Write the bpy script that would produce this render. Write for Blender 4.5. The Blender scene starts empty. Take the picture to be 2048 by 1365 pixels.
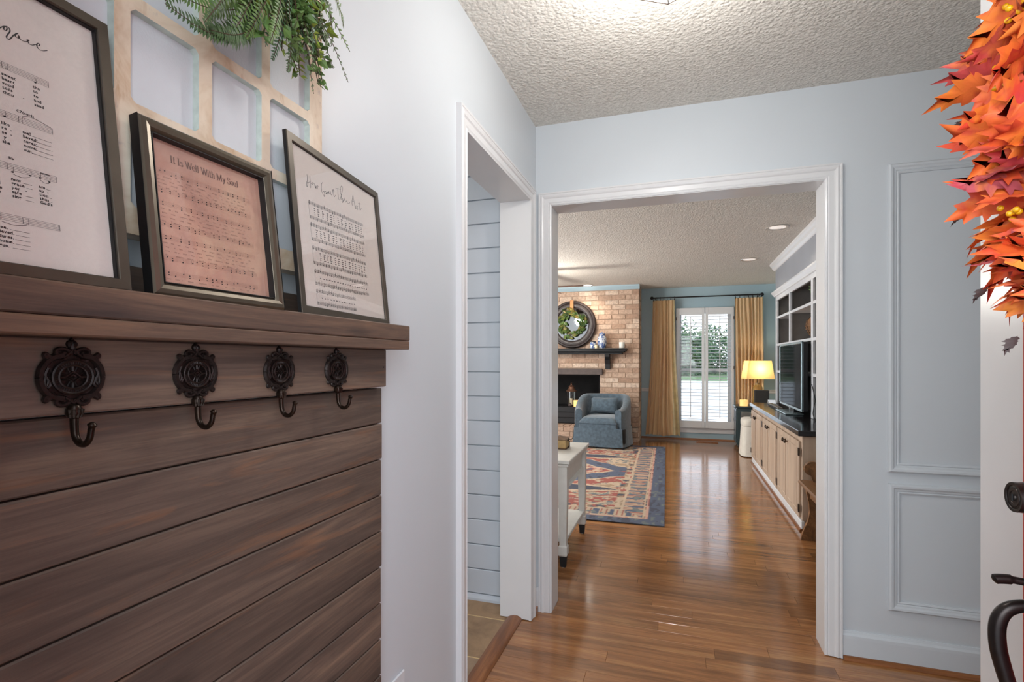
import bpy, bmesh, math, random
from mathutils import Vector, Matrix
random.seed(7)
R = random.Random(11)
S = bpy.context.scene
COL = S.collection
rad = math.radians
PI = math.pi

# ------------------------------------------------------------------ camera, sky, lights, exposure
cam_d = bpy.data.cameras.new('camera'); cam = bpy.data.objects.new('camera', cam_d); COL.objects.link(cam)
cam.location = (0, 0, 1.258); cam.rotation_euler = (rad(90), 0, rad(17.9))
cam_d.sensor_width = 36; cam_d.lens = 1031 / 2048 * 36; cam_d.shift_y = 0.0193; cam_d.clip_start = 0.02
S.camera = cam
S.view_settings.view_transform = 'Standard'; S.view_settings.look = 'None'
S.view_settings.gamma = 1; S.view_settings.use_curve_mapping = False
S.view_settings.exposure = 0.0
S.cycles.use_denoising = True
S.cycles.max_bounces = 9; S.cycles.diffuse_bounces = 5; S.cycles.glossy_bounces = 4
S.cycles.transparent_max_bounces = 16; S.cycles.sample_clamp_indirect = 6

world = bpy.data.worlds.new('sky'); S.world = world; world.use_nodes = True
wn = world.node_tree.nodes; wl = world.node_tree.links
bg = wn['Background']; bg.inputs['Strength'].default_value = 2.6
tc = wn.new('ShaderNodeTexCoord'); sp = wn.new('ShaderNodeSeparateXYZ'); rp = wn.new('ShaderNodeValToRGB')
wl.new(tc.outputs['Generated'], sp.inputs[0]); wl.new(sp.outputs['Z'], rp.inputs[0]); wl.new(rp.outputs[0], bg.inputs['Color'])
rp.color_ramp.elements[0].position = 0.0; rp.color_ramp.elements[0].color = (0.86, 0.92, 0.98, 1)
rp.color_ramp.elements[1].position = 0.6; rp.color_ramp.elements[1].color = (0.62, 0.76, 0.95, 1)

def lamp(name, kind, loc, power, col=(1, 1, 1), size=0.1, rot=None, sy=None, spot=None):
    d = bpy.data.lights.new(name, kind); d.energy = power; d.color = col
    if kind == 'AREA':
        d.size = size
        if sy: d.shape = 'RECTANGLE'; d.size_y = sy
    elif kind == 'SPOT':
        d.shadow_soft_size = size; d.spot_size = rad(spot or 100); d.spot_blend = 0.6
    elif kind == 'POINT':
        d.shadow_soft_size = size
    o = bpy.data.objects.new(name, d); COL.objects.link(o); o.location = loc
    if rot: o.rotation_euler = rot
    return o
WARM = (1.0, 0.86, 0.70)
# daylight that falls through the open front doorway behind the camera plus unseen panels added to fill the other rooms
lamp('daylight_front_door', 'AREA', (-0.02, -0.45, 1.75), 27, (0.93, 0.97, 1.0), 1.1, (rad(83), 0, 0), 1.3)
lamp('living_fill_panel', 'AREA', (-4.05, 5.2, 1.4), 150, (0.95, 0.98, 1.0), 2.2, (0, rad(-90), 0), 1.5)  # added panel, out of view by a windowless wall, brightens the living room
lamp('kitchen_fill_panel', 'AREA', (-3.25, 0.6, 1.5), 16, (0.93, 0.97, 1.0), 1.4, (0, rad(-90), 0), 1.3)  # added panel, out of view, no window there; lights the kitchen
# ceiling lamps, some of them unseen and added as fill
lamp('foyer_lamp_light', 'POINT', (-0.055, 1.52, 2.18), 13, (1.0, 0.97, 0.93), 0.07)
for i, (x, y, p) in enumerate([(0.83, 5.05, 7), (0.78, 6.55, 7), (-1.36, 7.9, 22), (-2.9, 7.9, 16), (-1.2, 4.2, 18), (-2.8, 4.8, 16)]):  # spots without a built can are unseen lamps added as fill
    lamp('downlight_and_fill', 'SPOT', (x, y, 2.41), p, WARM, 0.05, (0, 0, 0), spot=130)
lamp('fan_light', 'POINT', (-1.8, 6.5, 2.02), 75, (1.0, 0.95, 0.87), 0.09)
lamp('kitchen_fill_lamp', 'POINT', (-1.9, 1.3, 2.2), 13, (1.0, 0.95, 0.88), 0.12)  # no fixture here; unseen lamp added to brighten the kitchen

# ------------------------------------------------------------------ materials
def rgb(r, g, b):
    f = lambda v: (v / 255 / 12.92) if v / 255 <= 0.04045 else ((v / 255 + 0.055) / 1.055) ** 2.4
    return (f(r), f(g), f(b), 1)
class NT:
    def __init__(s, name):
        s.m = bpy.data.materials.new(name); s.m.use_nodes = True
        s.n = s.m.node_tree.nodes; s.l = s.m.node_tree.links; s.b = s.n['Principled BSDF']
    def new(s, t, **kw):
        n = s.n.new('ShaderNode' + t)
        for k, v in kw.items(): setattr(n, k, v)
        return n
    def coord(s, scale=(1, 1, 1), tone=False):
        t = s.new('TexCoord'); mp = s.new('Mapping'); s.l.new(t.outputs['Object'], mp.inputs[0]); mp.inputs['Scale'].default_value = scale
        if tone:
            a = s.new('Attribute', attribute_name='tone'); mu = s.new('Math', operation='MULTIPLY'); mu.inputs[1].default_value = 57.0
            s.l.new(a.outputs['Fac'], mu.inputs[0]); s.l.new(mu.outputs[0], mp.inputs['Location'])
        return mp.outputs[0]
    def noise(s, vec, scale, detail=3, rough=0.5, dist=0.0):
        n = s.new('TexNoise'); s.l.new(vec, n.inputs['Vector']); n.inputs['Scale'].default_value = scale
        n.inputs['Detail'].default_value = detail; n.inputs['Roughness'].default_value = rough; n.inputs['Distortion'].default_value = dist
        return n.outputs['Fac']
    def ramp(s, fac, stops):
        r = s.new('ValToRGB'); s.l.new(fac, r.inputs[0]); e = r.color_ramp.elements
        e[0].position, e[0].color = stops[0]; e[1].position, e[1].color = stops[1]
        for p, c in stops[2:]:
            x = e.new(p); x.color = c
        return r.outputs[0]
    def mix(s, fac, a, b, blend='MIX'):
        m = s.new('Mix', data_type='RGBA', blend_type=blend)
        if isinstance(fac, (int, float)): m.inputs[0].default_value = fac
        else: s.l.new(fac, m.inputs[0])
        for i, v in ((6, a), (7, b)):
            if isinstance(v, tuple): m.inputs[i].default_value = v
            else: s.l.new(v, m.inputs[i])
        return m.outputs[2]
    def math(s, op, a, b=0.0):
        m = s.new('Math', operation=op)
        for i, v in ((0, a), (1, b)):
            if isinstance(v, (int, float)): m.inputs[i].default_value = v
            else: s.l.new(v, m.inputs[i])
        return m.outputs[0]
    def bump(s, h, strength=0.3, dist=0.002):
        b = s.new('Bump'); b.inputs['Strength'].default_value = strength; b.inputs['Distance'].default_value = dist
        s.l.new(h, b.inputs['Height']); s.l.new(b.outputs[0], s.b.inputs['Normal'])
    def col(s, c): 
        if isinstance(c, tuple): s.b.inputs['Base Color'].default_value = c
        else: s.l.new(c, s.b.inputs['Base Color'])
    def set(s, **kw):
        for k, v in kw.items(): s.b.inputs[k.replace('_', ' ')].default_value = v

def plain(name, c, rough=0.5, metal=0.0, var=0.06, vs=18, bump=0.0, bs=300, coat=0, spec=None):
    t = NT(name); v = t.coord()
    n = t.noise(v, vs, 3)
    lo = tuple(x * (1 - var) for x in c[:3]) + (1,); hi = tuple(min(1, x * (1 + var)) for x in c[:3]) + (1,)
    t.col(t.ramp(n, [(0.3, lo), (0.7, hi)]))
    t.set(Roughness=rough, Metallic=metal)
    if coat: t.b.inputs['Coat Weight'].default_value = coat; t.b.inputs['Coat Roughness'].default_value = 0.1
    if spec is not None: t.b.inputs['Specular IOR Level'].default_value = spec
    if bump: t.bump(t.noise(v, bs, 2), bump, 0.001)
    return t.m
def glow(name, c, strength, base=(0.8, 0.8, 0.8, 1)):
    t = NT(name); t.col(base); t.b.inputs['Emission Color'].default_value = c; t.b.inputs['Emission Strength'].default_value = strength
    return t.m
def wood(name, dark, mid, light, axis=1, rough=0.55, grain=14, tonevar=0.25, bump=0.25, streak=None, knots=False, spec=0.5, coat=0.0, speed=1.0, gritty=1.0):
    """boards whose grain runs along the given axis; 'tone' shifts each board"""
    t = NT(name)
    sc = [grain] * 3; sc[axis] = grain * 0.09 * speed
    v = t.coord(tuple(sc), True)
    n1 = t.noise(v, 1.0, 6, 0.62, 0.9)
    sc2 = [grain * 9] * 3; sc2[axis] = grain * 0.35
    v2 = t.coord(tuple(sc2), True)
    n2 = t.noise(v2, 1.0, 4, 0.75, 0.5)
    c = t.ramp(n1, [(0.25, dark), (0.52, mid), (0.78, light)])
    c = t.mix(t.math('MULTIPLY', t.ramp(n2, [(0.42, (0, 0, 0, 1)), (0.62, (1, 1, 1, 1))]), 0.42 * gritty), c, dark)
    if streak:
        sc3 = [grain * 1.7] * 3; sc3[axis] = grain * 0.14
        n3 = t.noise(t.coord(tuple(sc3), True), 1.0, 4, 0.6, 1.4)
        f = t.ramp(n3, [(0.56, (0, 0, 0, 1)), (0.72, (1, 1, 1, 1))])
        c = t.mix(t.math('MULTIPLY', f, 0.38), c, streak)
    if knots:
        sk = [grain * 0.55] * 3; sk[axis] = grain * 0.2
        vo = t.new('TexVoronoi'); t.l.new(t.coord(tuple(sk), True), vo.inputs['Vector']); vo.inputs['Scale'].default_value = 1.0
        kf = t.ramp(vo.outputs['Distance'], [(0.06, (1, 1, 1, 1)), (0.19, (0, 0, 0, 1))])
        c = t.mix(t.math('MULTIPLY', kf, 0.5), c, tuple(x * 0.55 for x in dark[:3]) + (1,))
    a = t.new('Attribute', attribute_name='tone')
    tv = t.math('ADD', t.math('MULTIPLY', a.outputs['Fac'], tonevar * 2), 1 - tonevar)
    cb = t.new('CombineColor'); 
    for i in range(3): t.l.new(tv, cb.inputs[i])
    c = t.mix(1.0, c, cb.outputs[0], 'MULTIPLY')
    t.col(c); t.set(Roughness=rough); t.b.inputs['Specular IOR Level'].default_value = spec
    if coat: t.b.inputs['Coat Weight'].default_value = coat; t.b.inputs['Coat Roughness'].default_value = 0.12
    t.bump(t.math('ADD', n1, t.math('MULTIPLY', n2, 0.6)), bump, 0.0012)
    return t.m
def toned(name, c1, c2, rough=0.8, bump=0.5, scale=30, c3=None):
    """separate pieces (bricks, tiles) that differ by their 'tone'"""
    t = NT(name); a = t.new('Attribute', attribute_name='tone')
    st = [(0.1, c1), (0.9, c2)]
    if c3: st = [(0.0, c1), (0.5, c2), (1.0, c3)]
    c = t.ramp(a.outputs['Fac'], st); v = t.coord((1, 1, 1), True)
    n = t.noise(v, scale, 5, 0.65, 0.6)
    c = t.mix(t.ramp(n, [(0.42, (0, 0, 0, 1)), (0.75, (0.75, 0.75, 0.75, 1))]), c, tuple(min(1, x * 0.45) for x in c1[:3]) + (1,))
    t.col(c); t.set(Roughness=rough); t.bump(t.noise(v, scale * 4, 4), bump, 0.003)
    return t.m

M = {}
M['wall'] = plain('foyer wall paint', rgb(206, 212, 217), 0.42, var=0.012, vs=3, bump=0.03, bs=220)
M['living_wall'] = plain('living room wall paint', rgb(168, 192, 202), 0.5, var=0.02, vs=3)
M['trim'] = plain('white gloss trim paint', rgb(222, 222, 223), 0.25, var=0.015, vs=5, bump=0.05, bs=60)
M['shiplap'] = plain('shiplap paint', rgb(196, 203, 213), 0.4, var=0.03, vs=4, bump=0.08, bs=80)
t = NT('textured ceiling'); v = t.coord()
n = t.noise(v, 85, 3, 0.6, 0.5); t.col(t.ramp(n, [(0.35, rgb(208, 203, 194)), (0.7, rgb(236, 232, 224))])); t.set(Roughness=0.9)
vo = t.new('TexVoronoi'); vo.inputs['Scale'].default_value = 75; t.l.new(v, vo.inputs['Vector'])
t.bump(t.math('SUBTRACT', n, t.math('MULTIPLY', vo.outputs['Distance'], 0.8)), 0.9, 0.006); M['ceiling'] = t.m
M['panel_wood'] = wood('dark stained pine', rgb(64, 54, 49), rgb(102, 85, 74), rgb(132, 110, 92), 1, 0.6, 17, 0.17, 0.35, streak=rgb(150, 100, 62), knots=True)
M['shelf_wood'] = wood('stained shelf pine', rgb(62, 50, 46), rgb(112, 88, 72), rgb(150, 112, 82), 1, 0.5, 18, 0.08, 0.3, knots=True)
M['oak_floor'] = wood('oak floor', rgb(98, 61, 34), rgb(158, 106, 64), rgb(192, 140, 90), 0, 0.14, 13, 0.24, 0.05, coat=0.3)
M['oak_trim'] = wood('oak trim y', rgb(96, 56, 28), rgb(140, 86, 48), rgb(170, 112, 66), 1, 0.3, 20, 0.1, 0.1)
M['oak_trim_x'] = wood('oak trim x', rgb(110, 66, 34), rgb(156, 98, 54), rgb(186, 126, 74), 0, 0.3, 20, 0.1, 0.1)
M['subfloor'] = plain('dark floor joint', rgb(46, 28, 18), 0.8)
M['tile'] = toned('slate tile', rgb(136, 104, 76), rgb(166, 134, 100), 0.45, 0.3, 6, rgb(152, 130, 110))
M['grout'] = plain('tan grout', rgb(206, 180, 134), 0.9)
M['brick'] = toned('whitewashed brick', rgb(178, 146, 124), rgb(202, 174, 152), 0.9, 0.6, 26, rgb(222, 200, 180))
M['mortar'] = plain('brick mortar', rgb(178, 152, 132), 0.95, var=0.15, vs=40)
M['blackpaint'] = plain('black paint', rgb(20, 20, 23), 0.45, var=0.1)
M['firebox'] = plain('sooty firebox', rgb(22, 19, 18), 0.9, var=0.3, vs=12)
M['lintel'] = plain('dark grey lintel', rgb(86, 74, 70), 0.6, var=0.15)
M['frame_dark'] = plain('bronze frame finish', rgb(86, 78, 68), 0.36, 0.6, var=0.08, vs=30)
M['frame_champagne'] = plain('champagne pewter frame finish', rgb(100, 91, 78), 0.3, 0.6, var=0.06, vs=30)
M['frame_side'] = plain('black frame side', rgb(14, 13, 13), 0.6)
M['paper'] = plain('ivory textured paper', rgb(226, 217, 208), 0.8, var=0.02, vs=260, bump=0.15, bs=900)
t = NT('aged pink paper'); v = t.coord(); n = t.noise(v, 9, 5, 0.6, 0.5)
c = t.ramp(n, [(0.3, rgb(186, 138, 122)), (0.5, rgb(206, 160, 138)), (0.72, rgb(222, 186, 156))])
c = t.mix(t.math('MULTIPLY', t.noise(v, 60, 4, 0.7), 0.25), c, rgb(160, 112, 108)); t.col(c); t.set(Roughness=0.8); M['paper_pink'] = t.m
M['ink'] = plain('black ink', rgb(38, 32, 33), 0.9, var=0.05)
M['ink_faint'] = plain('faded brown ink', rgb(104, 68, 62), 0.9, var=0.1)
M['ink_staff'] = plain('faded staff ink', rgb(148, 104, 92), 0.9, var=0.1)
M['iron'] = plain('oil rubbed cast iron', rgb(40, 30, 27), 0.42, 0.5, var=0.35, vs=90, bump=0.4, bs=500)
M['iron_hook'] = plain('worn bronze hook', rgb(44, 32, 24), 0.3, 0.7, var=0.4, vs=60)
t = NT('whitewashed sash wood'); v = t.coord((24, 5, 5)); n = t.noise(v, 1.3, 5, 0.65, 0.8)
c = t.ramp(n, [(0.3, rgb(190, 158, 122)), (0.48, rgb(224, 206, 182)), (0.66, rgb(238, 224, 202))])
n2 = t.noise(t.coord((18, 18, 4)), 1.2, 5, 0.7, 1.0); c = t.mix(t.ramp(n2, [(0.6, (0, 0, 0, 1)), (0.74, (.7, .7, .7, 1))]), c, rgb(176, 132, 92))
n3 = t.noise(t.coord((30, 30, 30)), 1.0, 4, 0.7); c = t.mix(t.ramp(n3, [(0.62, (0, 0, 0, 1)), (0.8, (.6, .6, .6, 1))]), c, rgb(150, 140, 145))
t.col(c); t.set(Roughness=0.75); t.bump(n, 0.4, 0.001); M['sash'] = t.m
M['sash_edge'] = plain('pale green sash edge', rgb(196, 206, 198), 0.75, var=0.12, vs=60)
M['milk_glass'] = plain('textured white pane', rgb(208, 211, 214), 0.55, var=0.02, vs=30, bump=0.3, bs=300, spec=0.3)
M['fern_a'] = plain('deep green fern', rgb(62, 88, 48), 0.5, var=0.35, vs=40)
M['fern_b'] = plain('mid green fern', rgb(92, 122, 62), 0.5, var=0.3, vs=40)
M['fern_c'] = plain('yellow green sprig', rgb(140, 156, 60), 0.5, var=0.25, vs=40)
M['fern_d'] = plain('bluish fern', rgb(92, 130, 96), 0.5, var=0.25, vs=40)
M['stem'] = plain('brown stem', rgb(70, 52, 36), 0.7)
M['red'] = plain('red door paint', rgb(176, 44, 40), 0.4, var=0.06)
M['hardware'] = plain('aged bronze hardware', rgb(46, 40, 38), 0.33, 0.75, var=0.25, vs=40)
t = NT('autumn leaf'); a = t.new('Attribute', attribute_name='tone'); v = t.coord((1, 1, 1), True)
c0 = t.ramp(a.outputs['Fac'], [(0.0, rgb(214, 66, 44)), (0.3, rgb(232, 96, 50)), (0.55, rgb(240, 138, 62)), (0.8, rgb(206, 78, 84)), (1.0, rgb(168, 84, 92))])
n = t.noise(v, 16, 4, 0.6, 0.8); c = t.mix(t.ramp(n, [(0.46, (0, 0, 0, 1)), (0.68, (.8, .8, .8, 1))]), c0, rgb(238, 140, 44))
n = t.noise(v, 23, 3, 0.6, 0.3); c = t.mix(t.ramp(n, [(0.55, (0, 0, 0, 1)), (0.72, (.8, .8, .8, 1))]), c, rgb(196, 50, 66))
t.col(c); t.set(Roughness=0.65); t.bump(t.noise(v, 120, 3), 0.3, 0.002); M['maple'] = t.m
M['leaf_tip'] = plain('dried grey leaf', rgb(108, 100, 98), 0.7)
M['berry'] = plain('yellow berry', rgb(236, 180, 24), 0.35)
M['cream_cab'] = wood('distressed cream cabinet', rgb(150, 128, 110), rgb(190, 166, 144), rgb(208, 186, 164), 2, 0.5, 9, 0.05, 0.15, gritty=0.4)
M['counter'] = plain('black laminate', rgb(40, 38, 40), 0.14, var=0.1)
M['counter_edge'] = plain('counter edge', rgb(46, 44, 46), 0.15)
M['case_white'] = plain('bookcase white', rgb(206, 208, 212), 0.45)
M['case_grey'] = plain('soffit grey paint', rgb(150, 153, 160), 0.55, var=0.06, vs=3)
M['case_back'] = plain('charcoal bookcase back', rgb(112, 108, 105), 0.7)
M['brass_dark'] = plain('dark knob', rgb(62, 48, 38), 0.35, 0.7)
M['chair'] = plain('slate blue velvet', rgb(70, 86, 98), 0.85, var=0.28, vs=26, bump=0.3, bs=400)
M['chair'].node_tree.nodes['Principled BSDF'].inputs['Sheen Weight'].default_value = 0.5
M['console'] = plain('off white painted console', rgb(206, 204, 198), 0.42, var=0.05, vs=20)
M['foot'] = plain('black foot', rgb(24, 24, 26), 0.5)
M['book'] = plain('brown leather', rgb(112, 84, 60), 0.6, var=0.2, vs=30)
M['pages'] = plain('book pages', rgb(190, 158, 108), 0.8, var=0.12, vs=60)
M['white_ceramic'] = plain('white ceramic', rgb(226, 224, 214), 0.25)
M['candle'] = plain('cream candle wax', rgb(232, 216, 180), 0.5)
t = NT('blue and white porcelain'); v = t.coord(); n = t.noise(v, 26, 4, 0.6, 1.5)
t.col(t.ramp(n, [(0.47, rgb(214, 218, 222)), (0.53, rgb(70, 96, 150))])); t.set(Roughness=0.15); M['porcelain'] = t.m
M['curtain'] = None
t = NT('gold silk curtain'); v = t.coord((60, 60, 3)); n = t.noise(v, 1.5, 3)
t.col(t.ramp(n, [(0.3, rgb(228, 190, 140)), (0.7, rgb(244, 212, 168))])); t.set(Roughness=0.45)
t.b.inputs['Sheen Weight'].default_value = 0.3
tr = t.new('BsdfTranslucent'); tr.inputs[0].default_value = rgb(222, 180, 120); ms = t.new('MixShader'); ms.inputs[0].default_value = 0.28
out = [x for x in t.n if x.type == 'OUTPUT_MATERIAL'][0]
t.l.new(t.b.outputs[0], ms.inputs[1]); t.l.new(tr.outputs[0], ms.inputs[2]); t.l.new(ms.outputs[0], out.inputs[0]); M['curtain'] = t.m
M['lining'] = plain('pale curtain lining', rgb(206, 190, 150), 0.3, var=0.15, vs=12)
t = NT('lamp shade linen'); t.col(rgb(238, 220, 170)); t.set(Roughness=0.8)
tr = t.new('BsdfTranslucent'); tr.inputs[0].default_value = rgb(250, 214, 140); ms = t.new('MixShader'); ms.inputs[0].default_value = 0.6
out = [x for x in t.n if x.type == 'OUTPUT_MATERIAL'][0]
t.l.new(t.b.outputs[0], ms.inputs[1]); t.l.new(tr.outputs[0], ms.inputs[2]); t.l.new(ms.outputs[0], out.inputs[0]); M['shade'] = t.m
def thin_glass(name, tint=(1, 1, 1, 1), refl=1.0):
    t = NT(name); tr = t.new('BsdfTransparent'); tr.inputs[0].default_value = tint
    gl = t.new('BsdfGlossy'); gl.inputs['Roughness'].default_value = 0.02; fr = t.new('Fresnel'); fr.inputs[0].default_value = 1.45
    ms = t.new('MixShader'); t.l.new(t.math('MULTIPLY', fr.outputs[0], refl), ms.inputs[0]); t.l.new(tr.outputs[0], ms.inputs[1]); t.l.new(gl.outputs[0], ms.inputs[2])
    out = [x for x in t.n if x.type == 'OUTPUT_MATERIAL'][0]; t.l.new(ms.outputs[0], out.inputs[0]); return t.m
M['glass'] = thin_glass('clear pane'); M['frame_glass'] = thin_glass('picture glass', (0.99, 0.99, 0.99, 1), 0.22)
M['amber_glass'] = plain('amber glass', rgb(214, 170, 96), 0.1); M['amber_glass'].node_tree.nodes['Principled BSDF'].inputs['Transmission Weight'].default_value = 0.6
M['tv_screen'] = plain('dark screen', rgb(12, 14, 18), 0.06, var=0.0, spec=0.12); M['tv_screen'].node_tree.nodes['Principled BSDF'].inputs['IOR'].default_value = 1.10
M['tv_body'] = plain('tv body', rgb(28, 29, 32), 0.4)
M['tv_bezel'] = plain('silver bezel', rgb(150, 168, 174), 0.25, 0.5)
M['soundbar'] = plain('taupe plastic', rgb(112, 104, 94), 0.4)
M['teal_table'] = plain('dark teal side table', rgb(52, 66, 68), 0.3, var=0.1)
M['white_fabric'] = plain('white slipcover', rgb(226, 220, 208), 0.9, var=0.05, vs=20)
M['speaker'] = plain('charcoal cloth box', rgb(52, 48, 44), 0.8)
M['basket'] = wood('woven basket', rgb(80, 54, 34), rgb(130, 92, 58), rgb(160, 120, 80), 2, 0.8, 40, 0.1, 0.6)
M['mirror'] = plain('mirror', rgb(190, 194, 198), 0.03, 1.0, var=0)
M['mirror_frame'] = plain('dark wood mirror frame', rgb(48, 38, 36), 0.4, var=0.25, vs=20)
M['magnolia'] = toned('magnolia leaf', rgb(46, 74, 34), rgb(86, 112, 50), 0.35, 0.2, 20, rgb(140, 118, 56))
M['ribbon'] = plain('tan ribbon', rgb(190, 134, 84), 0.6)
M['blade'] = wood('fan blade wood', rgb(70, 36, 20), rgb(112, 62, 36), rgb(136, 80, 48), 0, 0.35, 14, 0.05, 0.1)
M['bronze'] = plain('bronze metal', rgb(70, 56, 46), 0.35, 0.7)
M['copper'] = plain('antique copper', rgb(150, 110, 90), 0.35, 0.7)
M['bench'] = wood('honey oak bench', rgb(84, 56, 34), rgb(136, 94, 58), rgb(168, 122, 80), 1, 0.4, 14, 0.08, 0.2)
M['concrete'] = plain('bright driveway', rgb(238, 234, 228), 0.9, var=0.05, vs=0.4)
M['lawn'] = plain('lawn', rgb(108, 130, 84), 0.95, var=0.25, vs=1.2)
M['tree'] = toned('tree foliage', rgb(58, 92, 70), rgb(96, 128, 86), 0.8, 0.2, 3, rgb(130, 148, 104))
M['bark'] = plain('bark', rgb(88, 72, 58), 0.9)
M['frosted'] = glow('frosted lamp glass', (1.0, 0.97, 0.90, 1), 3.2)
M['amber_stud'] = glow('amber stud', rgb(214, 150, 70), 0.8)
M['bulb_on'] = glow('lit downlight', (1.0, 0.93, 0.82, 1), 14)
M['bulb_dim'] = glow('dim downlight', (1.0, 0.88, 0.80, 1), 0.55)
M['flame'] = glow('led candle', (1.0, 0.62, 0.22, 1), 0.9, rgb(230, 180, 110))
M['screen_blue'] = glow('small screen', (0.6, 0.75, 0.9, 1), 0.35)
M['plate'] = plain('outlet plate plastic', rgb(214, 218, 222), 0.3)
M['can_trim'] = plain('downlight trim', rgb(214, 208, 202), 0.25, 0.3)
M['rug'] = None
t = NT('woven rug'); a = t.new('Attribute', attribute_name='Col'); v = t.coord(); 
n = t.noise(t.coord((60, 400, 1)), 1.0, 3, 0.7); t.col(t.mix(t.math('MULTIPLY', n, 0.45), a.outputs['Color'], rgb(96, 86, 84))); t.set(Roughness=0.95)
t.bump(t.noise(v, 500, 2), 0.4, 0.003); M['rug'] = t.m

# ------------------------------------------------------------------ mesh helpers
OFF = {}
class MB:
    def __init__(s, *mats): s.v = []; s.f = []; s.t = []; s.mi = []; s.mats = [M[m] for m in mats]
    def add(s, vs, fs, tone=0.5, mi=0):
        b = len(s.v); s.v += [tuple(p) for p in vs]
        for f in fs: s.f.append(tuple(b + i for i in f)); s.t.append(tone); s.mi.append(mi)
        return s
    def box(s, x0, y0, z0, x1, y1, z1, tone=0.5, mi=0):
        x0, x1 = min(x0, x1), max(x0, x1); y0, y1 = min(y0, y1), max(y0, y1); z0, z1 = min(z0, z1), max(z0, z1)
        v = [(x, y, z) for z in (z0, z1) for y in (y0, y1) for x in (x0, x1)]
        return s.add(v, [(0, 2, 3, 1), (4, 5, 7, 6), (0, 1, 5, 4), (2, 6, 7, 3), (0, 4, 6, 2), (1, 3, 7, 5)], tone, mi)
    def cbox(s, x0, y0, z0, x1, y1, z1, c=0.003, tone=0.5, mi=0):
        lo = (min(x0, x1), min(y0, y1), min(z0, z1)); hi = (max(x0, x1), max(y0, y1), max(z0, z1))
        c = min(c, *[(hi[i] - lo[i]) * 0.45 for i in range(3)])
        idx = {}; vs = []
        for sx in (0, 1):
            for sy in (0, 1):
                for sz in (0, 1):
                    sg = (sx, sy, sz); full = [hi[i] if sg[i] else lo[i] for i in range(3)]
                    ins = [hi[i] - c if sg[i] else lo[i] + c for i in range(3)]
                    for a in range(3):
                        p = list(ins); p[a] = full[a]; idx[(sg, a)] = len(vs); vs.append(tuple(p))
        fs = []
        for a in range(3):
            b, d = (a + 1) % 3, (a + 2) % 3
            for sa in (0, 1):
                q = []
                for sb, sd in ((0, 0), (1, 0), (1, 1), (0, 1)):
                    sg = [0, 0, 0]; sg[a], sg[b], sg[d] = sa, sb, sd; q.append(idx[(tuple(sg), a)])
                fs.append(tuple(q) if sa else tuple(reversed(q)))
            for sb in (0, 1):
                for sd in (0, 1):
                    s0 = [0, 0, 0]; s0[b], s0[d] = sb, sd; s1 = list(s0); s1[a] = 1
                    s0, s1 = tuple(s0), tuple(s1)
                    q = [idx[(s0, b)], idx[(s1, b)], idx[(s1, d)], idx[(s0, d)]]
                    fs.append(tuple(q) if sb != sd else tuple(reversed(q)))
        for sx in (0, 1):
            for sy in (0, 1):
                for sz in (0, 1):
                    q = [idx[((sx, sy, sz), a)] for a in range(3)]
                    fs.append(tuple(q) if (sx + sy + sz) % 2 else tuple(reversed(q)))
        return s.add(vs, fs, tone, mi)
    def quad(s, a, b, c, d, tone=0.5, mi=0): return s.add([a, b, c, d], [(0, 1, 2, 3)], tone, mi)
    def tube(s, pts, r, n=8, caps=True, mi=0, tone=0.5):
        P = [Vector(p) for p in pts]; rs = r if isinstance(r, (list, tuple)) else [r] * len(P)
        T = []
        for i in range(len(P)):
            d = P[min(i + 1, len(P) - 1)] - P[max(i - 1, 0)]; T.append(d.normalized() if d.length > 1e-9 else Vector((0, 0, 1)))
        up = Vector((0, 0, 1)) if abs(T[0].z) < 0.9 else Vector((1, 0, 0))
        nrm = (up - T[0] * up.dot(T[0])).normalized(); vs = []
        for i, p in enumerate(P):
            nrm = (nrm - T[i] * nrm.dot(T[i]))
            nrm = nrm.normalized() if nrm.length > 1e-6 else T[i].orthogonal().normalized()
            bn = T[i].cross(nrm)
            for k in range(n):
                a = 2 * PI * k / n; vs.append(p + (nrm * math.cos(a) + bn * math.sin(a)) * rs[i])
        fs = [(i * n + k, i * n + (k + 1) % n, (i + 1) * n + (k + 1) % n, (i + 1) * n + k) for i in range(len(P) - 1) for k in range(n)]
        if caps: fs += [tuple(reversed(range(n))), tuple((len(P) - 1) * n + k for k in range(n))]
        return s.add(vs, fs, tone, mi)
    def lathe(s, prof, c=(0, 0, 0), n=20, axis='z', mi=0, tone=0.5, sx=1.0, sy=1.0):
        vs = []
        for r, h in prof:
            for k in range(n):
                a = 2 * PI * k / n; p = (r * math.cos(a) * sx, r * math.sin(a) * sy, h)
                if axis == 'x': p = (p[2], p[0], p[1])
                elif axis == 'y': p = (p[0], p[2], p[1])
                vs.append((c[0] + p[0], c[1] + p[1], c[2] + p[2]))
        m = len(prof)
        fs = [(i * n + k, i * n + (k + 1) % n, (i + 1) * n + (k + 1) % n, (i + 1) * n + k) for i in range(m - 1) for k in range(n)]
        fs += [tuple(range(n)), tuple((m - 1) * n + k for k in range(n))]
        return s.add(vs, fs, tone, mi)
    def prism(s, poly, axis, a0, a1, mi=0, tone=0.5):
        """poly: 2D outline in the plane across axis; axis x -> (y,z), y -> (x,z), z -> (x,y)"""
        def mk(p, h):
            return (h, p[0], p[1]) if axis == 'x' else (p[0], h, p[1]) if axis == 'y' else (p[0], p[1], h)
        n = len(poly); vs = [mk(p, a0) for p in poly] + [mk(p, a1) for p in poly]
        fs = [tuple(range(n)), tuple(range(2 * n - 1, n - 1, -1))] + [(i, (i + 1) % n, n + (i + 1) % n, n + i) for i in range(n)]
        return s.add(vs, fs, tone, mi)
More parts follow.
